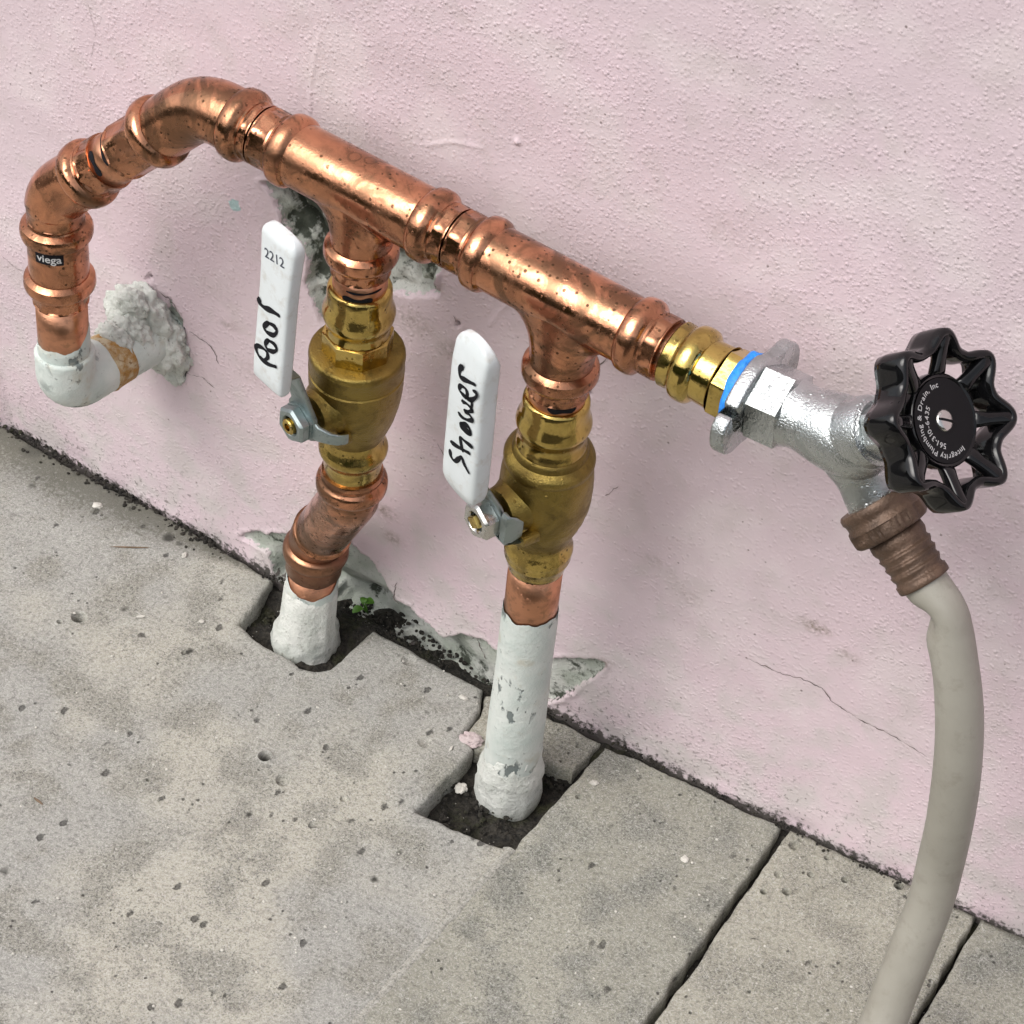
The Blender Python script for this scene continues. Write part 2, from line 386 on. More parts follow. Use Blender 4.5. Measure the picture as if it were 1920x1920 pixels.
# ---------------------------------------------------------------- the wall
def wxz(L): return np.array([[wallp(*q)[0], wallp(*q)[2]] for q in L])
def build_wall():
    xs = np.r_[-4., -2.5, -1.5, -.9, -.6, -.45, -.37, np.arange(-.31, -.137, .00125), np.arange(-.137, .002, .0007), np.arange(.0025, .3301, .00125), .38, .45, .6, .9, 1.5, 2.5, 4.]
    zs = np.r_[-.06, -.03, np.arange(-.012, .199, .00125), np.arange(.199, .284, .0007), np.arange(.2845, .4601, .00125), .5, .56, .7, 1., 1.5, 2.2, 2.9]
    nx, nz = len(xs), len(zs)
    X, Z = np.meshgrid(xs, zs); P = np.stack([X.ravel(), Z.ravel()], 1)
    dense = (P[:, 0] > -.32) & (P[:, 0] < .34) & (P[:, 1] < .47)
    Q = P[dense]
    lo = np.array([mnoise.noise(Vector((p[0]*14, p[1]*14, .3))) for p in Q]); mid = np.array([mnoise.noise(Vector((p[0]*60, p[1]*60, 2.3))) for p in Q])
    fin_ = np.array([mnoise.noise(Vector((p[0]*210, p[1]*210, 5.3))) for p in Q])
    # areas where the render shows
    cav = wxz([(492, 345), (560, 330), (680, 380), (760, 440), (826, 495), (822, 552), (765, 558), (735, 545), (700, 575), (640, 625), (606, 612), (570, 535), (580, 492), (545, 447), (520, 404)])
    base = wxz([(640, 1010), (662, 1028), (690, 1045), (716, 1085), (742, 1125), (790, 1160), (832, 1198), (868, 1190), (905, 1200), (935, 1230), (1035, 1238), (1092, 1238), (1132, 1243), (1122, 1256), (1085, 1282), (1020, 1318), (1000, 1345), (600, 1150), (610, 1040)])
    left = wxz([(448, 1012), (470, 1001), (500, 1008), (528, 1004), (560, 1000), (600, 1040), (610, 1140), (520, 1090), (500, 1040)])
    lb = wxz([(318, 560), (345, 600), (352, 660), (345, 715), (312, 712), (300, 640)])
    sb = wxz([(1104, 700), (1120, 690), (1128, 712), (1118, 735), (1104, 745)])
    pk = np.maximum.reduce([sdist(Q, a) for a in (cav, base, left, lb)])*1000
    rag = (mid*2.6+fin_*1.9)
    pe = pk+rag*.8
    peel = np.clip(pe, -6, 6)
    cv = (sdist(Q, cav)*1000+rag*1.0)
    y = np.zeros(len(Q))
    y += lo*.0012+mid*.00035                              # plaster is not dead flat (positive = into the wall)
    y += np.clip((pe+.5)/.9, 0, 1)*.0021
    crev = wxz([(516, 352), (550, 405), (588, 452), (616, 488)]); dcr = poly_dist(Q, crev, False)*1000
    deep = np.clip((cv-.2)/1.3, 0, 1)
    y += deep*(.0042+.0035*mid+.0022*np.clip(fin_, -.6, 1))
    y += np.clip(1.5-dcr/2.2, 0, 1)*.011*np.clip(cv+2.5, 0, 1)
    h2 = wxz([(735, 490), (770, 515), (800, 545)]); y += np.clip(1-poly_dist(Q, h2, False)*1000/3., 0, 1)*.012
    rock = wxz([(782, 488), (822, 490), (822, 540), (795, 520)]); y -= np.clip((sdist(Q, rock)*1000+1)/1.5, 0, 1)*.006
    small = [(858, 608, 6), (1112, 706, 5), (1105, 738, 5), (277, 522, 5), (283, 518, 4)]
    holes = np.zeros(len(Q))
    for px, py, r in small:
        c = wallp(px, py); d = np.hypot((Q[:, 0]-c[0])*1.4, Q[:, 1]-c[2])*1000; rr = r/5.2
        k = np.clip(1.4-d/rr+rag*.12, 0, 1); y += k*.005; holes = np.maximum(holes, k)
    xr = np.clip((Q[:, 0]+.122)/.012, 0, 1)*np.clip((-.004-Q[:, 0])/.055, 0, 1)
    y += .0165*xr*np.clip(1-np.maximum(Q[:, 1], 0)/.024, 0, 1)*np.clip((pe+.3)/1.2, 0, 1)*(1+.25*mid)
    # raised plaster lip round the patches
    lip = np.exp(-((pe+1.2)/1.0)**2); y -= lip*.0008*np.clip(.35+1.6*mid, 0, 1.2)
    ridge = [wxz([(800, 272), (850, 266), (905, 277)]), wxz([(578, 228), (584, 150), (600, 60)]), wxz([(918, 610), (950, 570)])]
    for r in ridge: y -= np.exp(-(poly_dist(Q, r, False)*1000/.9)**2)*.00035
    nub = wallp(970, 265); y -= np.clip(1-np.hypot(Q[:, 0]-nub[0], Q[:, 1]-nub[2])*1000/1.8, 0, 1)*.0016
    # foot of the wall kicks out at the right, swings back at the left
    foot = np.clip(1-(Q[:, 1]-.004)/.055, 0, 1)
    y += .075*np.clip(-.118-Q[:, 0], 0, None)*np.clip(1-Q[:, 1]/.13, 0, 1)
    y += np.clip(1-np.abs(Q[:, 1]-.002)/.006, 0, 1)*.0012*mid
    cr = [[(1385, 1226), (1428, 1247), (1466, 1264), (1500, 1272), (1540, 1292), (1560, 1318), (1610, 1350), (1680, 1385), (1745, 1422)],
          [(355, 620), (388, 642), (402, 658), (412, 684)], [(345, 700), (380, 708), (404, 730)], [(690, 560), (720, 640)], [(850, 590), (862, 612)],
          [(0, 480), (30, 505), (45, 512)], [(1110, 655), (1118, 690), (1142, 668)], [(300, 545), (330, 570), (342, 605)], [(820, 830), (834, 860)],
          [(165, 0), (180, 60), (172, 110)], [(1160, 910), (1135, 930)], [(745, 1090), (738, 1120), (760, 1140)], [(886, 1190), (892, 1215), (905, 1245)]]
    crack = 1.2-holes*1.2
    chipd = sdist(Q, wxz([(428, 378), (436, 372), (446, 376), (449, 386), (452, 394), (440, 398), (432, 392)]))*1000
    dirt = np.zeros(len(Q))
    for px, py, r, a in [(1525, 1175, 30, .9), (1545, 1183, 18, 1.), (850, 660, 40, .75), (810, 470, 60, .3), (1290, 1120, 40, .35), (430, 610, 30, .5), (480, 700, 60, .35), (1160, 690, 30, .5), (400, 540, 60, .25),
                         (770, 600, 60, .55), (700, 280, 90, .25), (1225, 1050, 30, .35), (1380, 430, 80, .25), (1590, 1230, 30, .5), (610, 110, 60, .2), (720, 960, 30, .8), (735, 1010, 25, .8), (1130, 1240, 22, .9)]:
        c = wallp(px, py); d = np.hypot(Q[:, 0]-c[0], (Q[:, 1]-c[2])*1.6)*5200/r; dirt = np.maximum(dirt, a*np.exp(-d*d))
    smooth = np.clip(lo*1.6+.25, 0, 1)
    for px, py, r in [(1250, 900, 230), (480, 600, 160), (700, 800, 170), (900, 330, 140), (1400, 1060, 200)]:
        c = wallp(px, py); d = np.hypot(Q[:, 0]-c[0], Q[:, 1]-c[2])*5200/r; smooth = np.maximum(smooth, np.exp(-d**2))
    def ff(Q, sc, sd=0.): return np.array([mnoise.fractal(Vector((p[0]*sc+sd, p[1]*sc, sd)), .9, 2., 3) for p in Q])
    N = len(P); Y = np.zeros(N); Y[dense] = y
    def full(a, v): r = np.full(N, v, float); r[dense] = a; return r
    edge = np.minimum.reduce([P[:, 0]+.31, .33-P[:, 0], .46-P[:, 1]]); Y *= np.clip(edge/.03, 0, 1)
    V3 = np.stack([P[:, 0], Y, P[:, 1]], 1)
    idx = np.arange(N).reshape(nz, nx)
    F = np.stack([idx[:-1, :-1], idx[:-1, 1:], idx[1:, 1:], idx[1:, :-1]], -1).reshape(-1, 4)
    o = fin('wall', V3, F, MWA, attrs=dict(peel=full(peel, -6), crack=full(crack, 9), dirt=full(dirt, 0), smooth=full(smooth, .3), chip=full(np.clip(chipd, -6, 6), -6),
            mould=full(np.maximum(np.clip(deep*.62-.20+1.1*mid+.5*fin_, 0, 1), 1.7*np.clip(1.7-dcr/1.9, 0, 1.2)*np.clip(cv+1, 0, 1)), 0), ta=full(.5+.42*ff(Q, 7), .5), tb=full(.5+.42*ff(Q, 27, 3.), .5), tc=full(.5+.45*ff(Q, 60, 9.), .5)))  # mould mask; raised along the crevice to paint its shade
    def wy(x, z): return Y[min(np.searchsorted(zs, z), nz-1)*nx+min(np.searchsorted(xs, x), nx-1)]
    for ci, c in enumerate(cr):
        L = wxz(c); v = []; f = []; k = 0; seg = [np.linalg.norm(L[i+1]-L[i]) for i in range(len(L)-1)]; tot = sum(seg); run = 0; hw0 = (.00028, .0003, .00022, .00014, .00030, .00012, .00035, .00028, .0002, .00008, .00022, .00028, .0003)[ci]
        for i in range(len(L)-1):
            m_ = max(2, int(seg[i]/.0007)); d = (L[i+1]-L[i])/seg[i]; nn = V(-d[1], d[0])
            for j in range(m_):
                t = (run+seg[i]*j/m_)/tot; q = L[i]+(L[i+1]-L[i])*j/m_; q = q+nn*(.0007*mnoise.noise(Vector((q[0]*420, q[1]*420, ci)))+.0004*mnoise.noise(Vector((q[0]*1100, q[1]*1100, ci))))
                w_ = .62*hw0*max(.05, min(1, 9*t, 9*(1-t)))*max(.06, 1+1.5*mnoise.noise(Vector((q[0]*300, q[1]*300, ci+9.))))
                for sg in (-1, 1): e = q+nn*w_*sg; v.append((e[0], wy(*q)-.00022, e[1]))
                if k: f.append((2*k-2, 2*k-1, 2*k+1, 2*k))
                k += 1
            run += seg[i]
        fin('crack', v, f, MCRK, o, smooth=False)
    return tag(o, 'pale pink painted stucco wall with flaking grey patches behind the copper pipes', 'wall')
wall = build_wall()

# ---------------------------------------------------------------- ground, soil, pavement
g0 = fin('ground', [(-60, 40, -.035), (-60, -60, -.035), (60, -60, -.035), (60, 40, -.035)], [(0, 1, 2, 3)], MSO, smooth=False); tag(g0, kind='structure')
def build_soil():
    xs = np.arange(-.34, .42, .0022); ys = np.arange(-.13, .03, .0022); X, Y = np.meshgrid(xs, ys); P = np.stack([X.ravel(), Y.ravel()], 1)
    z = -.0125+.0035*n2(P, 55, 1.)+.0022*n2(P, 160, 4.)+.0012*n2(P, 420, 2.)
    z += .0075*np.exp(-((P[:, 1]+.003)/.009)**2)          # banked up in the joint along the wall
    for px, py, hh in ((570, 1190, .0085), (600, 1225, .003), (470, 1160, .002), (940, 1560, .003), (720, 1140, .005), (1060, 1420, .004)):
        c = floor(px, py); z += hh*np.exp(-(np.hypot(P[:, 0]-c[0], P[:, 1]-c[1])/.013)**2)
    z = np.minimum(z, -.0022)
    i = np.arange(len(P)).reshape(len(ys), len(xs))
    F = np.stack([i[:-1, :-1], i[:-1, 1:], i[1:, 1:], i[1:, :-1]], -1).reshape(-1, 4)
    return tag(fin('soil', np.c_[P, z], F, MSO), kind='structure')
build_soil()
pave = thing('pavement', (0, -.1, 0), kind='structure')
def resample(poly, step, jit, seed):
    out = []
    n = len(poly)
    for i in range(n):
        a, b = np.array(poly[i]), np.array(poly[(i+1) % n]); L = np.linalg.norm(b-a); far = min(np.linalg.norm(a), np.linalg.norm(b)) > .45
        k = max(1, int(L/(.03 if far else step)))
        d = (b-a)/L; nn = V(-d[1], d[0])
        for j in range(k):
            p = a+(b-a)*j/k
            out.append(p+nn*jit*(mnoise.noise(Vector((p[0]*90, p[1]*90, seed)))+.6*mnoise.noise(Vector((p[0]*280, p[1]*280, seed)))))
    return np.array(out)
def slab(name, poly, mat, seed, pits=(), er=.0015, dirts=(), step=.0022, tilt=0., z0=0., grid=.0034, fold=0.):
    B = resample(poly, step, .0010, seed)
    if sum(B[i][0]*B[(i+1) % len(B)][1]-B[(i+1) % len(B)][0]*B[i][1] for i in range(len(B))) < 0: B = B[::-1]
    lo, hi = B.min(0), B.max(0); n = len(B)
    pts = [B]
    T = np.roll(B, -1, 0)-np.roll(B, 1, 0); T /= np.linalg.norm(T, axis=1)[:, None]+1e-12; Nn = np.stack([-T[:, 1], T[:, 0]], 1)
    for off in (.0005, .0012, .0024): pts.append(B+Nn*off)
    gx0, gx1, gy0, gy1 = max(lo[0], -.34), min(hi[0], .36), max(lo[1], -.30), hi[1]
    if gx1 > gx0 and gy1 > gy0:
        X, Y = np.meshgrid(np.arange(gx0, gx1, grid), np.arange(gy0, gy1, grid)); X = X+((np.arange(X.shape[0]) % 2)*grid/2)[:, None]
        pts.append(np.stack([X.ravel(), Y.ravel()], 1)+np.random.uniform(-.0006, .0006, (X.size, 2)))
    X, Y = np.meshgrid(np.arange(lo[0], hi[0], .05), np.arange(lo[1], hi[1], .05)); C = np.stack([X.ravel(), Y.ravel()], 1)
    C = C[(C[:, 0] < -.35) | (C[:, 0] > .37) | (C[:, 1] < -.31)]; pts.append(C)
    for (c, r, dep, dk) in pits:
        for q in (0, .25, .5, .72, .88, 1., 1.12, 1.35):
            k = 1 if q == 0 else 18; a = np.arange(k)/k*6.283+q*9
            pts.append(np.stack([c[0]+r*q*np.cos(a), c[1]+r*q*np.sin(a)], 1))
    A = np.concatenate(pts); keep = np.ones(len(A), bool); keep[n:] = inside(A[n:], B); 
    db = np.full(len(A), 1.); nb = np.arange(n, len(A)); db[:n] = 0
    db[nb] = poly_dist(A[nb], B); keep[n:] &= db[n:] > .0003
    A = A[keep]
    r_ = delaunay_2d_cdt([Vector(p) for p in A], [], [list(range(n))], 1, 1e-7)
    W = np.array([[p[0], p[1]] for p in r_[0]]); F = [tuple(f) for f in r_[2]]
    d = poly_dist(W, B)
    e = np.clip(er-d, 0, er); z = -(er-np.sqrt(np.maximum(er*er-e*e, 0)))
    z += .0007*n2(W, 22, seed)+.00045*n2(W, 75, seed+3)+.00022*n2(W, 240, seed+1)
    z *= 1.
    dirt = np.zeros(len(W))
    for (c, r, dep, dk) in pits:
        q = np.hypot(W[:, 0]-c[0], W[:, 1]-c[1])/r; z -= dep*np.clip(1-q**3, 0, 1); z += .12*dep*np.exp(-((q-1.12)/.16)**2)
        dirt = np.maximum(dirt, dk*np.clip(1.25-q, 0, 1))
    for (c, r, a) in dirts:
        q = np.hypot(W[:, 0]-c[0], W[:, 1]-c[1])/r+.35*n2(W, 260, 2.); dirt = np.maximum(dirt, a*np.clip(1.5-q, 0, 1))
    cx = B.mean(0); z = z+z0+tilt*(W[:, 0]-cx[0])
    # rim: walk the outline of the triangulated sheet and drop it
    cnt = {}
    for f in F:
        for i in range(3):
            a, b = f[i], f[(i+1) % 3]; cnt[(a, b)] = 1
    vv = [(*W[i], z[i]) for i in range(len(W))]; da = list(dirt); low = {}; low2 = {}
    for (a, b) in [k for k in cnt if (k[1], k[0]) not in cnt]:
        for q in (a, b):
            if q not in low:
                low[q] = len(vv); j = mnoise.noise_vector(Vector((W[q][0]*150, W[q][1]*150, seed)))
                vv.append((W[q][0]+.0007*j[0], W[q][1]+.0007*j[1], -.010)); da.append(.25)
                low2[q] = len(vv); vv.append((W[q][0], W[q][1], -.034)); da.append(.6)
        F.append((b, a, low[a], low[b])); F.append((low[b], low[a], low2[a], low2[b]))
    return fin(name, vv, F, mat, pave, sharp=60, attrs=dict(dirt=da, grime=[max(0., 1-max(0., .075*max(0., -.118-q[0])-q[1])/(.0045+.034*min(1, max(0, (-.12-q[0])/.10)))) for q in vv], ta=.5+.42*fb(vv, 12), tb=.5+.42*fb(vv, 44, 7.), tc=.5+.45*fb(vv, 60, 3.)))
def fb(vv, sc, sd=0.): return np.array([mnoise.fractal(Vector((p[0]*sc+sd, p[1]*sc, p[2]*sc)), .9, 2., 3) for p in vv])
def fl(L): return [tuple(floor(*q)[:2]) for q in L]
p2dir = nrm(np.array(floor(958, 1592)[:2])-np.array(floor(1133, 1396)[:2]))
j0 = np.array(floor(955, 1593)[:2])
def pit(px, py, r, dep, dk): return (np.array(floor(px, py)[:2]), r/4600, dep, dk)
slab_poly = [(-1.6, .02), (-.45, .024)]+fl([(-40, 772), (60, 832), (130, 872), (230, 925), (300, 962), (370, 1003), (440, 1046), (512, 1086), (480, 1132), (450, 1168), (474, 1196), (520, 1222), (560, 1246), (590, 1257), (618, 1252), (642, 1236), (700, 1180), (760, 1212), (830, 1250), (905, 1291), (899, 1330), (866, 1376), (888, 1404), (835, 1462), (780, 1519), (800, 1530), (860, 1556), (953, 1594)])+[tuple(j0+p2dir*.10), tuple(j0+p2dir*.4), tuple(j0+p2dir*1.6), (-1.6, -1.7)]
dirts = [(np.array(floor(316, 1008)[:2]), .0035, 1.), (np.array(floor(335, 1018)[:2]), .0022, .9), (np.array(floor(60, 912)[:2]), .003, .7), (np.array(floor(235, 1140)[:2]), .0025, .75), (np.array(floor(310, 1124)[:2]), .0018, .9), (np.array(floor(20, 965)[:2]), .003, .6),
         (np.array(floor(795, 1335)[:2]), .0016, .9), (np.array(floor(705, 1650)[:2]), .0022, .9), (np.array(floor(748, 1598)[:2]), .0015, .8), (np.array(floor(660, 1368)[:2]), .0011, .9), (np.array(floor(468, 1525)[:2]), .0018, .9), (np.array(floor(8, 1632)[:2]), .0022, .9), (np.array(floor(355, 1222)[:2]), .0017, .9), (np.array(floor(180, 1312)[:2]), .0009, 1.), (np.array(floor(540, 1540)[:2]), .0014, .8), (np.array(floor(668, 1436)[:2]), .0013, .8), (np.array(floor(670, 1366)[:2]), .0013, .8),
         (np.array(floor(150, 882)[:2]), .006, .55), (np.array(floor(215, 925)[:2]), .006, .5), (np.array(floor(60, 845)[:2]), .008, .55)]
slab('paving_slab', slab_poly, MSL, 1.3, er=.0022, pits=[pit(148, 1157, 16, .004, .75), pit(497, 1418, 13, .006, 1.2), pit(531, 1463, 15, .0022, .35), pit(112, 1165, 6, .002, .8), pit(766, 1238, 15, .0012, .3), pit(797, 1392, 15, .0014, .35), pit(645, 1498, 8, .0012, .4), pit(278, 1463, 5, .0015, .6), pit(345, 1224, 6, .0015, .7)], dirts=dirts)
def fpit(L): return [pit(*q) for q in L]
slab('paving_stone', fl([(925, 1300), (975, 1318), (1030, 1340), (1080, 1363), (1127, 1387), (1098, 1418), (1074, 1443), (1020, 1422), (960, 1400), (892, 1398), (872, 1376), (903, 1334), (910, 1300)]), MP2, 2.1, fpit([(1085, 1395, 6, .0015, .5), (1050, 1365, 5, .001, .4)]), z0=-.0015)
d = p2dir; x0 = np.array(floor(1136, 1397)[:2]); x1 = np.array(floor(1466, 1548)[:2]); x1b = np.array(floor(1372, 1682)[:2]); d1 = nrm(x1b-x1)
LEN = .172
s0 = x0+d*.0002
slab('paving_stone', [x0, x1, x1+d1*LEN, j0+d*(LEN-np.linalg.norm(j0-x0)+.002)+V(.0008, 0), j0+V(.0008, -.0004)], MP1, 3.7, fpit([(1085, 1495, 7, .002, .7), (1010, 1450, 5, .0012, .4), (1345, 1535, 5, .001, .5)]), tilt=-.004)
def fill():
    v = []; f = []; L = np.arange(0, .16, .002)
    for i, q in enumerate(L):
        c = j0+p2dir*(q-.001)+V(.0003, 0); w_ = .0026*(1+.45*mnoise.noise(Vector((q*160, 1, 2))))
        nn = V(-p2dir[1], p2dir[0])
        for k, z in ((-1.4, -.0022), (-.6, .0001), (0, .0004), (.6, .0001), (1.4, -.0022)):
            e = c+nn*w_*k*(1+.3*mnoise.noise(Vector((q*230, k, 7)))); v.append((e[0], e[1], z+.0004*mnoise.noise(Vector((q*120, k, 3)))))
        if i:
            for k in range(4): f.append((5*i-5+k, 5*i+k, 5*i+1+k, 5*i-4+k))
    n_ = len(v); fin('joint_filling', v, f, MSL, pave, attrs=dict(dirt=[0]*n_, grime=[0]*n_, ta=[.5]*n_, tb=[.5]*n_, tc=[.4]*n_))
fill()
y0 = np.array(floor(1482, 1554)[:2]); wv_ = np.array(floor(1698, 1654)[:2])-y0; wv_ = wv_/np.linalg.norm(wv_); W_ = np.linalg.norm(x1-x0)
y1 = y0+wv_*W_
slab('paving_stone', [y0, y1, y1+d1*LEN, y0+d1*LEN], MP2, 5.2, fpit([(1490, 1585, 12, .003, .5), (1463, 1580, 6, .002, .9), (1550, 1608, 6, .002, .9), (1500, 1575, 5, .0015, .7), (1520, 1640, 7, .002, .6), (1585, 1650, 8, .0025, .7), (1475, 1672, 9, .003, .8), (1432, 1672, 7, .003, .9), (1685, 1662, 10, .003, 1.), (1460, 1640, 9, .002, .4)]), tilt=.003)
prev = y1
for k in range(9):
    q0 = prev+wv_*.0025; q1 = q0+wv_*W_; slab('paving_stone', [q0, q1, q1+d1*LEN, q0+d1*LEN], (MP1, MP2, MP1)[k % 3], 6.1+k, step=.004, grid=.006); prev = q1
r0 = x0+d*(LEN+.0035)
for k in range(22):
    q0 = r0+wv_*(k % 11)*(W_+.0025)+d*(LEN+.003)*(k//11); slab('paving_stone', [q0+V(.0015, 0), q0+wv_*W_, q0+wv_*W_+d*LEN, q0+d*LEN+V(.0015, 0)], (MP2, MP1, MP2, MP1, MP1)[k % 5], 9.3+k, step=.004, grid=.006)

# ---------------------------------------------------------------- pipe run: axes
RUN0 = V(-.0460, -.0484, .2762); E1 = nrm(V(.9957, -.0798, -.0476)); DN = nrm(V(-.0441, .0444, -.998)); DN = nrm(DN-E1*(DN @ E1)); E3 = np.cross(E1, DN)   # E3 points into the wall
XS = .1143*.7778; SH0 = RUN0+E1*XS
def srun(px, py): return near(px, py, RUN0, E1)
def xpool(y): return 678-.055*(y-480)
def xsh(y): return 1047-.117*(y-690)
def tp(y): return near(xpool(y), y, RUN0, DN)
def ts(y): return near(xsh(y), y, SH0, DN)
RT, RB, RS, RBODY = .0106, .0140, .0115, .0122
Wst = wallp(300, 620); C0 = pl(125, 722, 2, Wst[2]); C1 = pl(102, 364, 1, C0[1]); sC2 = srun(379, 201); C2 = RUN0+E1*sC2
run_line = Path([RUN0-E1*.5, RUN0+E1*.5], ref=-DN)
def rs(s): return s+.5
S = {k: srun(*v) for k, v in dict(b2=(452, 247), j1=(491, 261), b3=(544, 289), b4=(812, 427), j2=(863, 444), b5=(911, 478), b6=(1201, 634), j3=(1251, 662), bb=(1297, 694), hx=(1371, 738), fl=(1394, 744)).items()}
man = thing('copper_manifold', (C0[0], C0[1], C0[2]), 'shiny copper press pipework with two tees rising in an arch along the pink wall', 'pipework')
HEX = 8
def socket(c, d, end, lip=.0004):                        # pressed socket beyond the bead
    L = [(c+d*.0054, RS, .0), (c+d*.0060, RS*1.005, 1), (end-d*.0010, RS*1.008, 1), (end-d*.0005, RS*1.01, .3), (end-d*.0001, RS*.995, 0), (end, RS*.94, 0), (end, RT*.985, 0)]
    return L if d > 0 else L[::-1]
def mono(st):
    s_ = sorted(range(len(st)), key=lambda i: (st[i][0], i)); return st
# --- elbows
L12 = np.linalg.norm(C2-C1)
def end_elbow(P, st_, name='elbow', mat=MC, parent=man, ph=0.): return fin(name, *sweep(P, st_, 48, HEX, phase=ph), mat, parent, sharp=30)
# coupling on the vertical leg
up = V(0, 0, 1)
def zc(px, py): return pl(px, py, 1, C0[1])[2]
zb1, zb2 = zc(106, 427), zc(112, 524); ztop, zbot = zc(104, 381), zc(115, 563)
vert = Path([V(C1[0], C1[1], 0), V(C1[0], C1[1], .5)], ref=V(0, -1, 0))
slant = (C0-C1)[:2]/(C1[2]-C0[2])
vert = Path([C0+(C0-C1)*.2, C1+(C1-C0)*.2], ref=V(0, -1, 0)); vz0 = vert.P[0][2]; vk = vert.L/(vert.P[-1][2]-vz0)
def vzs(z): return (z-vz0)*vk
RBL = .0146
st = [(vzs(zbot), RT*.98), (vzs(zbot), RS*.95), (vzs(zbot)+.0006, RS, .1), (vzs(zbot)+.0012, RS, .8), (vzs(zb2)-.0060, RS, .8)] + bead(vzs(zb2), -1, RBL, RBODY, RS) + [(vzs(zb2)+.008, RBODY), (vzs(zb1)-.008, RBODY)] + bead(vzs(zb1), 1, RBL, RBODY, RS) + [(vzs(zb1)+.006, RS, .6), (vzs(ztop)-.001, RS, .6), (vzs(ztop)-.0003, RS*1.0, 0), (vzs(ztop), RS*.95), (vzs(ztop), RT*.98)]
coup = end_elbow(vert, st, 'coupling')
fin('pipe', *sweep(vert, [(vzs(zc(124, 690)), RT), (vzs(zbot)+.004, RT)], 40), MCT, man)
# elbow 1: spigot in the coupling, press socket on the sloping leg
P1 = Path([C1-up*.03+(C0-C1)*0, C1, C1+(C2-C1)*.9], [.017], ref=V(0, -1, 0))
dC1 = P1.L-L12*.9                                        # path position that corresponds to the corner
b1 = dC1+L12*(78/321); e1 = dC1+L12*(125/321); b2_ = dC1+L12*(227/321); e2_ = dC1+L12*(158/321)
st = [(.006, RT), (.030-.0105, RT), (.030-.0085, RBODY*.97), (.027, RBODY), (.031, RBODY), (.035, RBODY), (.039, RBODY), (b1-.006, RBODY)] + bead(b1, 1, RB, RBODY, RS) + socket(b1, 1, e1)[1:]
st = [(.004, RT*.99), (.010, RT*.99), (.016, RT*.99)] + [(x, RT*1.06 if x < .024 else RBODY) for x in np.linspace(.018, b1-.0062, 16)] + bead(b1, 1, RB, RBODY, RS) + socket(b1, 1, e1)[1:]
end_elbow(P1, st)
fin('pipe', *sweep(P1, [(e1-.004, RT), (e2_+.004, RT)], 40), MCT, man)
# elbow 2
P2 = Path([C1+(C2-C1)*.3, C2, C2+E1*.06], [.024], ref=V(0, 0, 1))
o2 = L12*.7; lost = (o2+.06)-P2.L
bA = o2-L12*(1-227/321); eA = o2-L12*(1-158/321); kk = P2.L-.06
bB = kk+(S['b2']-sC2); eB = kk+(S['j1']-.0003-sC2)
st = socket(bA, -1, eA)[:-1] + bead(bA, -1, RB*1.02, RBODY, RS) + [(x, RBODY) for x in np.linspace(bA+.0062, bB-.0062, 18)] + bead(bB, 1, RB*1.01, RBODY, RS) + socket(bB, 1, eB)[1:]
end_elbow(P2, st)
# --- tees
def tee(a0, b0, b1_, a1, O, hb, he, name):
    rl = Path([O-E1*.2, O+E1*.2], ref=-DN); q = lambda s: s+.2
    st = socket(q(b0), -1, q(a0))[:-1]+bead(q(b0), -1, RB, RBODY, RS)+[(x, RBODY) for x in np.linspace(q(b0)+.006, q(b1_)-.006, 12)]+bead(q(b1_), 1, RB, RBODY, RS)+socket(q(b1_), 1, q(a1))[1:]
    A = sweep(rl, st, 48, HEX)
    rb = RBODY*.955; rfx, h = .0125, hb-.0062; v = []; f = []; n = 64; m_ = 12
    for j in range(m_+1):
        t = j/m_*math.pi/2
        for i in range(n):
            ph = i/n*2*math.pi; y = rb*math.sin(ph); xx = (rb+rfx*(1-math.cos(t)))*math.cos(ph)
            zB = -math.sqrt(max(RBODY**2-y*y, 0))*.998; z = -h+(zB+h)*math.sin(t)
            v.append(O+E1*xx-DN*z+E3*y)
    for j in range(m_):
        for i in range(n):
            k = (i+1) % n; f.append((j*n+i, j*n+k, (j+1)*n+k, (j+1)*n+i))
    bl = Path([O, O+DN*.1], ref=E1)
    st = [(h-.0002, rb), (hb-.0056, rb)]+bead(hb, 1, RB, rb, RS*.99)+[(hb+.0062, RS*.985, .7), (he-.0010, RS*.985, .7), (he-.0003, RS*.98, 0), (he, RS*.93), (he, RT*.985)]
    return fin(name, *cat(A, (v, f), sweep(bl, st, 48, HEX)), MC, man, sharp=30)
tee(S['j1']+.0003, S['b3'], S['b4'], S['j2']-.0003, RUN0, tp(468), tp(505), 'tee')
tee(S['j2']-XS+.0003, S['b5']-XS, S['b6']-XS, S['j3']-XS, SH0, ts(690), ts(727), 'tee')
poolP = Path([RUN0, RUN0+DN*.35], ref=-E3); shP = Path([SH0, SH0+DN*.35], ref=-E3)
fin('pipe', *sweep(run_line, [(rs(S['j3'])-.004, RT*.98), (rs(S['bb']), RT*.98)], 40), MC, man)
fin('pipe', *sweep(poolP, [(tp(498), RT*.97), (tp(560), RT*.97)], 40), MCT, man)
fin('pipe', *sweep(shP, [(ts(720), RT*.97), (ts(765), RT*.97)], 40), MCT, man)
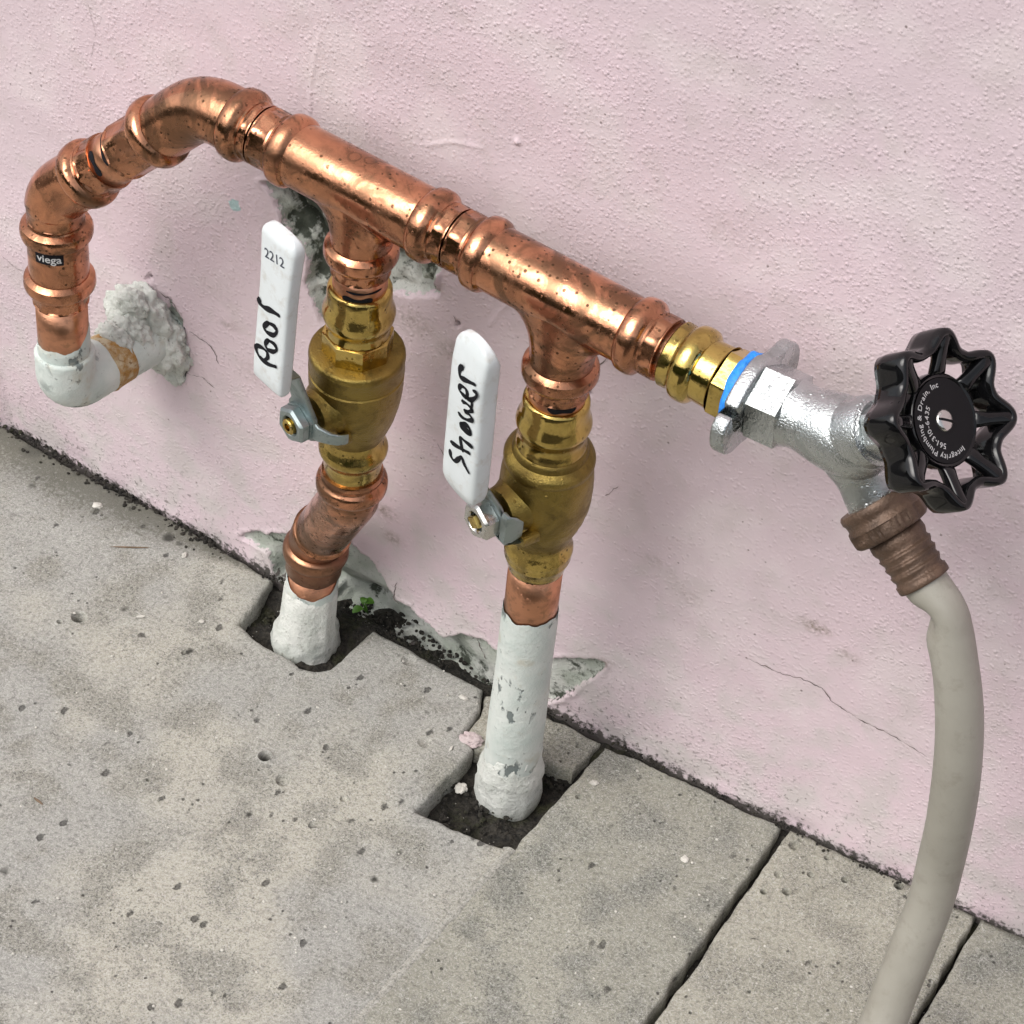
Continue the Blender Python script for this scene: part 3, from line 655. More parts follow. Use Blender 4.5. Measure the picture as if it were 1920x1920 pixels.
# brass adapter at the right end
bb = rs(S['bb']); hx = rs(S['hx']); f0 = rs(S['fl'])
st = [(bb-.0085, RT), (bb-.0085, RS*1.0), (bb-.0080, RS*1.04), (bb-.0055, RS*1.03, .6)]+[(a, r) for a, r in bead(bb, -1, RB*.985, RS*.98, RS*1.02)]+[(bb+.0060, RS*.98), (hx-.0052, RS*1.0), (hx-.0046, RS*1.06)]
A = sweep(run_line, st, 48, HEX)
Bx = sweep(run_line, [(hx-.0044, .0118, 1), (hx-.0040, .0131, 1), (f0-.0006, .0131, 1), (f0+.0004, .0120, 1)], 48, 6, phase=math.radians(12))
fin('brass_adapter', *cat(A, Bx), MBR, man, sharp=35)

# marker strokes wrapped on the pipes
def wrap_mark(path, s0, th0, th1, r, w0, parent, name='marker_mark', wob=.0004, n=26, ph=0):
    v = []; f = []
    p, t, X, Y = path.frames(np.array([s0]))
    for i in range(n+1):
        u = i/n; th = th0+(th1-th0)*u; e = min(1, 6*u, 6*(1-u))**.6
        w_ = w0*(.45+.55*e)*(1+.25*math.sin(9*u+ph)); s_c = wob*math.sin(3*u+ph)
        for k in (-1, 1):
            v.append(p[0]+t[0]*(s_c+k*w_/2)+(X[0]*math.cos(th)+Y[0]*math.sin(th))*r)
        if i: f.append((2*i-2, 2*i-1, 2*i+1, 2*i))
    o = fin(name, v, f, MINK, parent); return o
def ang(path, s0, px, py, r):                            # angle about the path seen at pixel
    p, t, X, Y = path.frames(np.array([s0])); best = None
    for k in range(720):
        th = k/720*2*math.pi; q = p[0]+(X[0]*math.cos(th)+Y[0]*math.sin(th))*r; c = RC @ (q-CAM); xy = PP+FPX*c[:2]/c[2]
        if ((X[0]*math.cos(th)+Y[0]*math.sin(th)) @ (q-CAM)) > 0: continue
        dd = (xy[0]-px)**2+(xy[1]-py)**2
        if best is None or dd < best[0]: best = (dd, th)
    return best[1]
def mark(path, s0, pa, pb, r, w0, parent, **k): 
    a = ang(path, s0, *pa, r); b = ang(path, s0, *pb, r)
    if abs(b-a) > math.pi: b += 2*math.pi if b < a else -2*math.pi
    return wrap_mark(path, s0, a, b, r, w0, parent, **k)
mark(P1, e1+.0018, (170, 283), (192, 328), RT+.0001, .0022, man)
mark(P1, e2_-.0012, (208, 250), (222, 296), RT+.0001, .0018, man)
mark(P1, .03-(C1[2]-ztop)+.0013, (72, 409), (148, 408), RT*.99+.0002, .0022, man)
mark(poolP, tp(516), (652, 538), (712, 536), RT*.97+.0001, .0010, man)
mark(poolP, tp(530), (640, 560), (700, 566), RT*.97+.0001, .0026, man)
mark(shP, ts(731), (1030, 755), (1075, 752), RT*.97+.0001, .0030, man)
# maker's plate on the coupling
def text_mesh(body, size, extrude=.00002, align='CENTER', bold=0.):
    cu = bpy.data.curves.new('txt', 'FONT'); cu.body = body; cu.size = size; cu.extrude = extrude; cu.align_x = align; cu.align_y = 'CENTER'; cu.offset = bold; cu.resolution_u = 3
    o = bpy.data.objects.new('txt', cu); col.objects.link(o); bpy.context.view_layer.update()
    me = bpy.data.meshes.new_from_object(o.evaluated_get(bpy.context.evaluated_depsgraph_get()))
    v = np.array([x.co[:] for x in me.vertices]); f = [tuple(p.vertices) for p in me.polygons]
    bpy.data.objects.remove(o); bpy.data.curves.remove(cu); bpy.data.meshes.remove(me); return v, f
sm = vzs(zc(109, 452)); th_l = ang(vert, sm, 62, 487, RBODY); th_r = ang(vert, sm, 121, 498, RBODY)
if abs(th_r-th_l) > math.pi: th_r += 2*math.pi if th_r < th_l else -2*math.pi
hh = .0060/2; v = []; f = []
p, t, X, Y = vert.frames(np.array([sm]))
def onv(s, th, r): return p[0]+t[0]*s+(X[0]*math.cos(th)+Y[0]*math.sin(th))*r
for i in range(13):
    th = th_l+(th_r-th_l)*i/12
    for s_, r in ((-hh, RBODY+.0002), (hh, RBODY+.0002)): v.append(onv(s_, th, r))
    if i: f.append((2*i-2, 2*i-1, 2*i+1, 2*i))
pla = fin('maker_label', v, f, MINK, coup)
tv, tf = text_mesh('viega', .0050, bold=.00006); wth = tv[:, 0].max()-tv[:, 0].min(); span = abs(th_r-th_l)*RBODY
sgn = 1 if th_r > th_l else -1
tv2 = [onv(a[1]-.0002, (th_l+th_r)/2+sgn*(a[0]-(tv[:, 0].max()+tv[:, 0].min())/2)*(.86*span/wth)/RBODY, RBODY+.00032+a[2]) for a in tv]
fin('label_lettering', tv2, tf, MPRINT, coup, smooth=False)

# ---------------------------------------------------------------- ball valves
def ribbon(pts, w0, P0, U, W_, N, lift):
    """pen stroke: pts in (u,w) plane"""
    pts = [np.array(q, float) for q in pts]; out = []
    for i in range(len(pts)-1):
        p0 = pts[max(0, i-1)]; p1 = pts[i]; p2 = pts[i+1]; p3 = pts[min(len(pts)-1, i+2)]
        for k in range(8):
            t = k/8; out.append(.5*((2*p1)+(-p0+p2)*t+(2*p0-5*p1+4*p2-p3)*t*t+(-p0+3*p1-3*p2+p3)*t**3))
    out.append(pts[-1]); out = np.array(out); v = []; f = []; n = len(out)
    T = np.gradient(out, axis=0); T /= np.linalg.norm(T, axis=1)[:, None]+1e-12
    for i, q in enumerate(out):
        w_ = w0*1.3*(.5+.12*math.sin(i*.37)); nn = V(-T[i][1], T[i][0])
        for k in (-1, 1):
            a = q+nn*w_*k; v.append(P0+U*a[0]+W_*a[1]+N*lift)
        if i: f.append((2*i-2, 2*i-1, 2*i+1, 2*i))
    for q, tdir in ((out[0], -T[0]), (out[-1], T[-1])):
        c = len(v); v.append(P0+U*q[0]+W_*q[1]+N*lift); nn = V(-tdir[1], tdir[0])
        for k in range(9):
            a = -math.pi/2+math.pi*k/8; e = q+(tdir*math.cos(a)+nn*math.sin(a))*w0*.5; v.append(P0+U*e[0]+W_*e[1]+N*lift)
            if k: f.append((c, c+k, c+k+1))
    return v, f
def rrect(hw, ht, n=28, pw=.38):
    out = []
    for i in range(n):
        a = i/n*2*math.pi; c, s = math.cos(a), math.sin(a)
        out.append((hw*math.copysign(abs(c)**pw, c), ht*math.copysign(abs(s)**pw, s)))
    return out
def loft(secs, n=28, pw=.38):
    """secs: (center, axisW, axisT, hw, ht)"""
    v = []; f = []
    for c, a, b, hw, ht in secs:
        for x, y in rrect(hw, ht, n, pw): v.append(c+a*x+b*y)
    for i in range(len(secs)-1):
        for j in range(n):
            k = (j+1) % n; f.append((i*n+j, i*n+k, (i+1)*n+k, (i+1)*n+j))
    f.append(tuple(range(n))[::-1]); f.append(tuple(range((len(secs)-1)*n, len(secs)*n))); return v, f
def polyprism(c, axis, ref, prof, sides, phase=0.):
    P = Path([c, c+axis*.1], ref=ref); return sweep(P, [(s, r, 1) for s, r in prof], sides*4, sides, phase=phase)

def valve(kind):
    pool = kind == 'pool'
    path, T = (poolP, tp) if pool else (shP, ts)
    if pool:
        yv, npx = 735, (541, 800)
        prof = [(533, .0100), (533, .0112), (537, .0121), (545, .0123), (560, .0124), (569, .0130), (576, .0137), (582, .0139), (589, .0136), (596, .0129), (602, .0124), (610, .0121), (616, .0122)]
        hexp = [(617, .0126), (619, .0137), (648, .0137), (655, .0137)]
        body = [(652, .0120), (653, .0172), (654.5, .0180), (657, .0184), (664, .0186), (666, .0183), (687, .0185), (689, .0179), (691, .0179), (693, .0184), (710, .0183), (728, .0180), (744, .0174), (760, .0165), (775, .0154), (788, .0141), (798, .0130), (804, .0122), (808, .0118)]
        low = [(806, .0116), (818, .0116), (824, .0122), (829, .0133), (834, .0138), (840, .0136), (846, .0128), (851, .0119), (858, .0117), (876, .0115), (880, .0113), (882, .0106), (882, .0098)]
    else:
        yv, npx = 915, (888, 980)
        prof = [(741, .0100), (741, .0112), (745, .0121), (752, .0123), (766, .0124), (773, .0129), (780, .0137), (786, .0140), (792, .0137), (799, .0129), (804, .0123), (812, .0121), (818, .0122), (822, .0128), (826, .0131), (829, .0129)]
        hexp = []
        body = [(827, .0121), (829, .0132), (832, .0138), (836, .0140), (840, .0142), (843, .0154), (847, .0166), (851, .0170), (857, .0170), (860, .0163), (864, .0163), (868, .0168), (885, .0173), (905, .0175), (925, .0174), (938, .0170), (940, .0163), (954, .0160), (956, .0152), (968, .0147), (978, .0136), (986, .0126), (992, .0120), (998, .0118)]
        low = [(996, .0117), (1004, .0118), (1010, .0124), (1016, .0131), (1021, .0133), (1027, .0130), (1031, .0128), (1034, .0129), (1038, .0126), (1044, .0118), (1052, .0113), (1056, .0111), (1058, .0106), (1058, .0098)]
    B = path.at(T(yv))[0][0]
    Np = pl(*npx, 2, B[2]); D = nrm(Np-B); LN = np.linalg.norm(Np-B)
    U = nrm(-DN-D*(-DN @ D)); Wd = np.cross(U, D)       # U up along the lever, Wd to its right
    root = thing('ball_valve', B, 'brass ball valve under the left tee with the lever marked Pool' if pool else 'brass ball valve under the right tee with the lever marked Shower', 'valve', 'ball valves with white levers')
    st = [(T(y), r) for y, r in prof]
    fin('end_socket', *sweep(path, st, 48), MBR, root, sharp=50)
    if hexp: fin('hex_collar', *sweep(path, [(T(y), r, 1) for y, r in hexp], 48, 8, phase=.25), MBR, root, sharp=30)
    bodyv = sweep(path, [(T(y), r) for y, r in body], 56)
    boss = Path([B, B+D*.05], ref=U)
    bs = sweep(boss, [(.008, .0115), (.0150, .0112), (.0162, .0106), (.0175, .0092), (.0205, .0088), (.0216, .0085), (.0222, .0070)] if pool else [(.008, .0110), (.0150, .0106), (.0165, .0098), (.0180, .0092), (.0205, .0088), (.0216, .0084), (.0222, .0070)], 40)
    vv, ff = cat(bodyv, bs)
    fin('body', vv, ff, MBB, root, sharp=40)
    fin('stop_lug', *loft([(B+D*.012-U*.008+Wd*.011, Wd, U, .0025, .0022), (B+D*.019-U*.008+Wd*.011, Wd, U, .0020, .0018)], 16), MBB, root, sharp=40)
    fin('end_socket', *sweep(path, [(T(y), r) for y, r in low], 48), MBR, root, sharp=50)
    fin('stem', *(polyprism(B+D*.02, D, U, [(0, .0034), (LN-.0200, .0034), (LN-.0196, .0030)], 4, math.pi/4) if not pool else sweep(boss, [(.02, .0033), (LN+.0003, .0033), (LN+.0007, .0029), (LN+.0007, .0016, 0), (LN-.0012, .0014)], 20)), MBR, root, sharp=40)
    zn = LN-.0068 if pool else LN-.0075                    # lever plate position on the stem
    PLt = B+D*zn
    # lever plate: flat round the stem, then cranked outward into the grip
    def c_at(u, o, w_=0.): return PLt+U*u+D*o+Wd*w_
    gu0, gu1 = (.0125, .0840) if pool else (.0105, .0800)
    # measured grip centre line (offset out from the plate, sideways)
    def grip_pt(px, py):
        P = plane(px, py, PLt, Wd); q = P-PLt; return q @ U, q @ D
    ga = grip_pt(*((495, 730) if pool else (850, 938))); gb = grip_pt(*((519, 437) if pool else (876, 645)))
    ob = ga[1]; G0 = PLt+U*ga[0]+D*ga[1]; G1 = PLt+U*gb[0]+D*gb[1]; Ug = nrm(G1-G0); LG = np.linalg.norm(G1-G0); Dg = nrm(D-Ug*(D @ Ug))
    lev = fin('lever', *loft([(c_at(-.0062, 0), Wd, D, .0040, .0010), (c_at(-.0055, 0), Wd, D, .0062, .0011), (c_at(0, 0), Wd, D, .0080, .0011), (c_at(.0052, 0), Wd, D, .0078, .0011), (c_at(.0085, .0004), Wd, D, .0058, .0012), (c_at(ga[0]+.0020, ob*.35), Wd, D, .0045, .0013), (c_at(ga[0]+.006, ob-.0026), Wd, D, .0055, .0013), (c_at(ga[0]+.012, ob-.0026), Wd, D, .0055, .0012)], 24, .3), MZN, root, sharp=45)
    if pool:
        fin('stop_tab', *loft([(c_at(.000, 0, .006), U, D, .0045, .0010), (c_at(-.0005, -.0002, .0095), U, D, .0036, .0010), (c_at(-.0015, -.0030, .0135), U, D, .0026, .0010), (c_at(-.0020, -.0055, .0155), U, D, .0025, .0010), (c_at(-.002, -.0080, .0168), U, D, .0024, .0009)], 16, .4), MZN, lev, sharp=45)
        fin('stop_tab', *loft([(c_at(-.004, 0, .001), Wd, D, .0040, .0010), (c_at(-.0075, -.001, .002), Wd, D, .0034, .0010), (c_at(-.0095, -.004, .0025), Wd, D, .0026, .0010)], 16, .4), MZN, lev, sharp=45)
        fin('washer', *polyprism(c_at(0, .0009), D, U, [(0, .0084), (.0012, .0084), (.0013, .0080)], 6, .2), MZN, root, sharp=30)
    else:
        fin('stop_tab', *loft([(c_at(.001, 0, .0075), U, D, .0070, .0010), (c_at(.0005, -.0003, .0100), U, D, .0068, .0010), (c_at(0, -.0025, .0108), U, D, .0064, .0010), (c_at(-.0015, -.0060, .0110), U, D, .0040, .0009)], 16, .35), MZN, lev, sharp=45)
        fin('stop_tab', *loft([(c_at(-.0055, 0, .005), Wd, D, .0050, .0010), (c_at(-.0080, -.0012, .0055), Wd, D, .0042, .0010), (c_at(-.0080, -.0060, .0085), Wd, D, .0032, .0009)], 16, .35), MZN, lev, sharp=45)
    rn = .0080 if pool else .0080
    no = .0022 if pool else .0010
    top = LN-zn-.0004
    nut_prof = [(no, rn*.96), (no+.0004, rn), (top-.0010, rn), (top, rn*.86), (top, .0045), (top-.0010, .0038)]
    Pn = Path([PLt, PLt+D*.03], ref=U)
    fin('nut', *sweep(Pn, [(s, r, 1 if r > .0055 else 0) for s, r in nut_prof], 48, 6, phase=.1, caps=False), MZN if pool else MST, root, sharp=30)
    # white grip
    secs = []
    if pool: W_ = lambda t: .0084+.0001*math.sin(t*6)+.0018*max(0, (t-.62)/.38)**1.3; tk = .0034; pw = .40; r0, r1 = .0026, .0070; e0, e1_ = .004, .005
    else: W_ = lambda t: .0094+.0002*math.sin(t*5); tk = .0046; pw = .42; r0, r1 = .0080, .0075; e0, e1_ = .010, .012
    for x in np.r_[np.linspace(0, 1, 12)**2*r0, np.linspace(r0, LG-r1, 14)[1:-1], LG-r1*np.linspace(1, 0, 14)**2]:
        t_ = x/LG; hw = W_(t_)
        if x < r0: hw -= r0*(1-max(0, 1-((r0-x)/r0)**2.4)**(1/2.4))
        if x > LG-r1: hw -= r1*(1-max(0, 1-((r1-(LG-x))/r1)**2.4)**(1/2.4))
        hw = max(hw, .0012)
        k0, k1 = min(1, x/e0), min(1, (LG-x)/e1_)
        ht = tk*min(1, .35+.65*math.sin(k0*math.pi/2))*(.35+.65*math.sin(k1*math.pi/2))
        dent = 0. if pool else -.0010*math.exp(-((LG-x-.0085)/.0035)**2)
        secs.append((G0+Ug*x-Dg*(tk-dent*.5), Wd, Dg, hw, ht))
    grip = fin('grip', *loft(secs, 36, pw), MLEV, lev, sharp=None)
    FP = G0; U = Ug; D = Dg
    def uw(px, py): q = plane(px, py, FP, D)-FP; return (q @ U, q @ Wd)
    sc = 140/768
    def tr(L, ox, oy): return [uw(ox+a*sc, oy+b*sc) for a, b in L]
    b = MB()
    if pool:
        for L, w_ in (([(142, 820), (152, 868), (200, 915), (270, 945), (345, 995)], .0017),
                      ([(240, 1068), (195, 1110), (225, 1165), (290, 1195), (325, 1160), (300, 1105), (240, 1070)], .0014),
                      ([(240, 1245), (208, 1290), (235, 1345), (290, 1365), (322, 1345), (300, 1290), (240, 1250)], .0013),
                      ([(118, 1300), (112, 1340), (150, 1420), (230, 1490), (315, 1522)], .0014), ([(118, 1300), (170, 1320), (225, 1370), (232, 1425), (195, 1452), (160, 1430)], .0013)):
            b.add(*ribbon(tr(L, 460, 410), w_, FP, U, Wd, D, .00012+.00002*len(b.f) % .0001))
    else:
        for L, w_ in (([(135, 1285), (140, 1340), (180, 1395), (225, 1370), (252, 1355), (280, 1430), (322, 1512)], .0013),
                      ([(145, 1200), (210, 1245), (330, 1315)], .0014), ([(262, 1290), (240, 1160), (290, 1195), (358, 1250)], .0013),
                      ([(245, 1005), (250, 1050), (290, 1095), (340, 1112), (335, 1065), (295, 1015), (250, 1005)], .0012), ([(260, 1025), (295, 1060), (330, 1095)], .0018),
                      ([(222, 900), (260, 945), (320, 975), (362, 970), (330, 915), (285, 880), (330, 885), (358, 870), (310, 810), (258, 780)], .0012),
                      ([(300, 745), (255, 700), (228, 655), (245, 620), (290, 650), (310, 700), (300, 745), (350, 765), (400, 735), (400, 695), (375, 675)], .0013), ([(310, 740), (355, 790), (350, 860)], .0013),
                      ([(262, 420), (232, 455), (240, 530), (300, 565), (385, 608)], .0015)):
            b.add(*ribbon(tr(L, 820, 610), w_, FP, U, Wd, D, .00012))
    fin('handwriting', b.v, b.f, MINK, grip, smooth=False)
    if pool:
        tv, tf = text_mesh('2212', .0060, bold=.00005); c0 = np.array(uw(460+300*sc, 410+408*sc))
        a_, b_ = np.array(uw(460+200*sc, 410+345*sc)), np.array(uw(460+400*sc, 410+470*sc))
        wdir = nrm(b_-a_); k = np.linalg.norm(b_-a_)/(tv[:, 0].max()-tv[:, 0].min()); udir = V(wdir[1], -wdir[0]) if wdir[1] > 0 else V(-wdir[1], wdir[0])
        q = [FP+U*(c0+wdir*x[0]*k+udir*x[1]*k)[0]+Wd*(c0+wdir*x[0]*k+udir*x[1]*k)[1]+D*.00013 for x in tv]
        fin('number_print', q, tf, MGREY, grip, smooth=False)
    return B
valve('pool'); valve('shower')

# ---------------------------------------------------------------- risers
def sleeve(path, s0, s1, r, jag, n=96, rows=14, seed=0., low=None, flare=None, top_fn=None):
    """painted skin with a ragged upper rim (s0 = upper end)"""
    v = []; f = []
    p, t, X, Y = path.frames(np.linspace(s0, s1, 2))
    for i in range(rows+1):
        for j in range(n):
            th = j/n*2*math.pi; j_ = jag*(mnoise.noise(Vector((math.cos(th)*2.4+seed, math.sin(th)*2.4, 1)))*1.3+.35*mnoise.noise(Vector((math.cos(th)*6+seed, math.sin(th)*7, 4))))
            if top_fn: j_ += top_fn(th)
            a = s0+j_; s_ = a+(s1-a)*(i/rows)
            rr = r*(1+.012*mnoise.noise(Vector((math.cos(th)*3, math.sin(th)*3, s_*90+seed))))
            if i == 0: rr = r*.972
            if flare: rr += flare(s_)
            pp, tt = path.at(s_); v.append(pp[0]+(X[0]*math.cos(th)+Y[0]*math.sin(th))*rr)
        if i:
            for j in range(n):
                k = (j+1) % n; f.append(((i-1)*n+j, (i-1)*n+k, i*n+k, i*n+j))
    return v, f
def collar(path, prof, amp, seed):
    v, f = sweep(path, prof, 56); return noise_disp(v, amp, 160, seed), f
def riser_shower():
    end = path_at(shP, ts(1500))
    root = thing('riser_pipe', end, 'tall white painted pipe rising from the square hole to the Shower valve', 'pipe', 'riser pipes from the paving')
    fin('bare_pipe', *sweep(shP, [(ts(1040), RT), (ts(1200), RT)], 40), MCT, root)
    fin('paint_coat', *sleeve(shP, ts(1135), ts(1480), RT*1.06, .0016, seed=3., flare=lambda s: .0006*np.clip((s-ts(1250))/.03, 0, 1)), MPT, root)
    L = [(1395, .0114), (1415, .0120), (1428, .0134), (1440, .0137), (1452, .0133), (1462, .0141), (1478, .0143), (1492, .0136), (1510, .0120), (1530, .0100)]
    fin('mortar_collar', *collar(shP, [(ts(y), r) for y, r in L], .0011, 2.), MMT, root)
    mark(shP, ts(1048), (975, 1077), (1042, 1074), RT+.0001, .0013, root); mark(shP, ts(1053), (985, 1086), (1003, 1088), RT+.0001, .0024, root); mark(shP, ts(1050), (1020, 1082), (1030, 1080), RT+.0001, .003, root)
def path_at(P, s): return P.at(s)[0][0]
riser_shower()
def riser_pool():
    A0 = path_at(poolP, tp(880)); bot = floor(573, 1193, -.004)
    topc = path_at(poolP, tp(930)); 
    low = bot+nrm(V(-.03, .02, 1))*0
    # lower axis is upright through the base; the two elbows join it to the valve axis
    up2 = nrm(V(.10, -.02, 1.))
    ks = np.linspace(.01, .08, 300); lowc = min((bot+up2*k for k in ks), key=lambda q: abs((PP+FPX*(RC @ (q-CAM))[:2]/(RC @ (q-CAM))[2])[1]-1008))
    P = Path([path_at(poolP, tp(860)), topc, lowc, bot-up2*.02], [.015, .015], ref=V(0, -1, 0))
    root = thing('riser_pipe', bot, 'short white based pipe with a kinked brown copper elbow below the Pool valve', 'pipe', 'riser pipes from the paving')
    a = np.linalg.norm(topc-path_at(poolP, tp(860))); b = a+np.linalg.norm(lowc-topc)*.93
    s0 = a-np.linalg.norm(topc-path_at(poolP, tp(877))); sb = a-np.linalg.norm(topc-path_at(poolP, tp(902)))
    def r_(L): return [(s, r) for s, r in L]
    st = [(s0, .0108), (s0, .0122), (s0+.0008, .0126), (sb-.0045, .0126)]+bead(sb, -1, .0145, .0119, .0127)+[(x, .0119) for x in np.linspace(sb+.006, b-.0085, 14)]+[(b-.0082, .0122), (b-.0078, .0127), (b-.0070, .0130), (b-.0066, .0126)]
    st = [q for q in st]
    fin('elbow', *sweep(P, st, 48), MC, root, sharp=45)
    tot = P.L; e = tot-.02-np.linalg.norm(bot-lowc)
    bb_ = e+.0075
    st = [(b-.0082, .0108), (b-.0082, .0118), (b-.0075, .0123)]+[(x, .0121) for x in np.linspace(b-.006, bb_-.0065, 8)]+bead(bb_, 1, .0143, .0121, .0124)+[(bb_+.0060, .0123), (bb_+.0120, .0122), (bb_+.0126, .0118), (bb_+.0126, .0100)]
    fin('elbow', *sweep(P, st, 48), MCD, root, sharp=45)['label'] = 'dull brown lower elbow'
    fin('bare_pipe', *sweep(P, [(bb_+.008, RT), (tot-.01, RT)], 40), MCT, root)
    sp = bb_+.0175; thf = ang(P, sp, 575, 1140, RT)
    fin('paint_coat', *sleeve(P, sp, tot-.012, RT*1.08, .0010, seed=8., top_fn=lambda th: .0062*math.cos(th-thf)-.002), MPT, root)
    zb = tot-.02
    L = [(sp+.0055, RT*1.05), (sp+.0080, .0120), (zb-.0130, .0129), (zb-.0100, .0138), (zb-.0078, .0136), (zb-.0056, .0147), (zb-.002, .0146), (zb+.001, .0152), (zb+.008, .0150), (zb+.014, .012)]
    L = sorted(L)
    fin('mortar_collar', *collar(P, L, .0016, 5.), MMT, root)
    mark(P, bb_+.0134, (585, 1120), (628, 1106), RT+.0001, .0012, root)
riser_pool()

# ---------------------------------------------------------------- painted elbow stub out of the wall
def stub():
    root = thing('wall_elbow', Wst, 'white painted pipe elbow coming out of crumbling mortar in the wall at far left', 'pipe elbow')
    A = Wst+nrm(Wst-C0)*.014
    P = Path([A, C0, C1], [.0090], ref=V(0, 0, 1)); dW = np.linalg.norm(A-C0)-.0235
    st = [(s, r) for s, r in ((0, .0122), (.010, .0122), (.020, .0121), (dW-.004, .0119), (dW-.002, .0116), (dW+.003, .0116), (dW+.0035, .0122))]
    q = P.L; zt = vzs(zc(121, 655)); top = P.L-np.linalg.norm(C1-path_at(vert, zt))
    st += [(x, .0124) for x in np.linspace(dW+.0055, top-.004, 22)]+[(top-.0012, .0125), (top-.0003, .0121), (top, .0112), (top+.0001, .0100)]
    v, f = sweep(P, st, 56); fin('elbow_body', noise_disp(v, .00018, 130, 1.), f, MPT, root)
    # ragged paint climbing the bare tube
    sv = path_at(vert, 0); thr = ang(vert, vzs(zc(124, 640)), 165, 640, RT)
    fin('paint_coat', *sleeve(Path([vert.P[1] if False else C1, C0], ref=V(0, -1, 0)), np.linalg.norm(C1-pl(122, 634, 1, C0[1])), np.linalg.norm(C1-pl(124, 690, 1, C0[1])), RT*1.03, .0014, seed=1., top_fn=lambda th: -.0075*max(0, math.cos(th-tA))**3), MPT, root)
    rl = sweep(P, [(s, r) for s, r in ((dW-.0062, .0114), (dW-.0056, .01225), (dW-.001, .0122), (dW+.002, .0122), (dW+.0042, .0127), (dW+.0050, .0120))], 56); fin('rust_band', noise_disp(rl[0], .0004, 260, 3.), rl[1], MRS, root)['label'] = 'orange brown rust band'
    # lump of mortar where the pipe enters the wall
    b = MB()
    import bmesh
    for (px, py, yy, r, sy, sd) in ((262, 592, -.006, .0150, .75, 1.), (292, 636, -.004, .0145, .7, 2.), (240, 625, -.016, .0105, .9, 3.), (214, 640, -.024, .0085, .8, 7.), (318, 655, .000, .0110, .5, 4.), (272, 556, -.001, .0068, .6, 6.), (325, 700, .001, .0060, .5, 5.), (250, 572, -.012, .0075, .8, 8.)):
        bm = bmesh.new(); bmesh.ops.create_icosphere(bm, subdivisions=5, radius=r)
        c = wallp(px, py, yy); vv = [np.array(x.co) for x in bm.verts]; ff = [tuple(l.index for l in fc.verts) for fc in bm.faces]; bm.free()
        out = []
        for x in vv:
            n_ = x/np.linalg.norm(x); k = 1+.22*mnoise.noise(Vector(n_*2.2)+Vector((sd, 0, 0)))+.13*mnoise.noise(Vector(n_*5.5)+Vector((0, sd, 0)))+.06*mnoise.noise(Vector(n_*10))+.028*mnoise.noise(Vector(n_*24))
            out.append(c+x*k*V(1.04, sy*.78, 1.04))
        b.add(out, ff)
    fin('mortar_lump', b.v, b.f, MMT, root)
tA = 0.
_p = Path([C1, C0], ref=V(0, -1, 0)); tA = ang(_p, np.linalg.norm(C1-pl(122, 634, 1, C0[1])), 172, 630, RT)
stub()

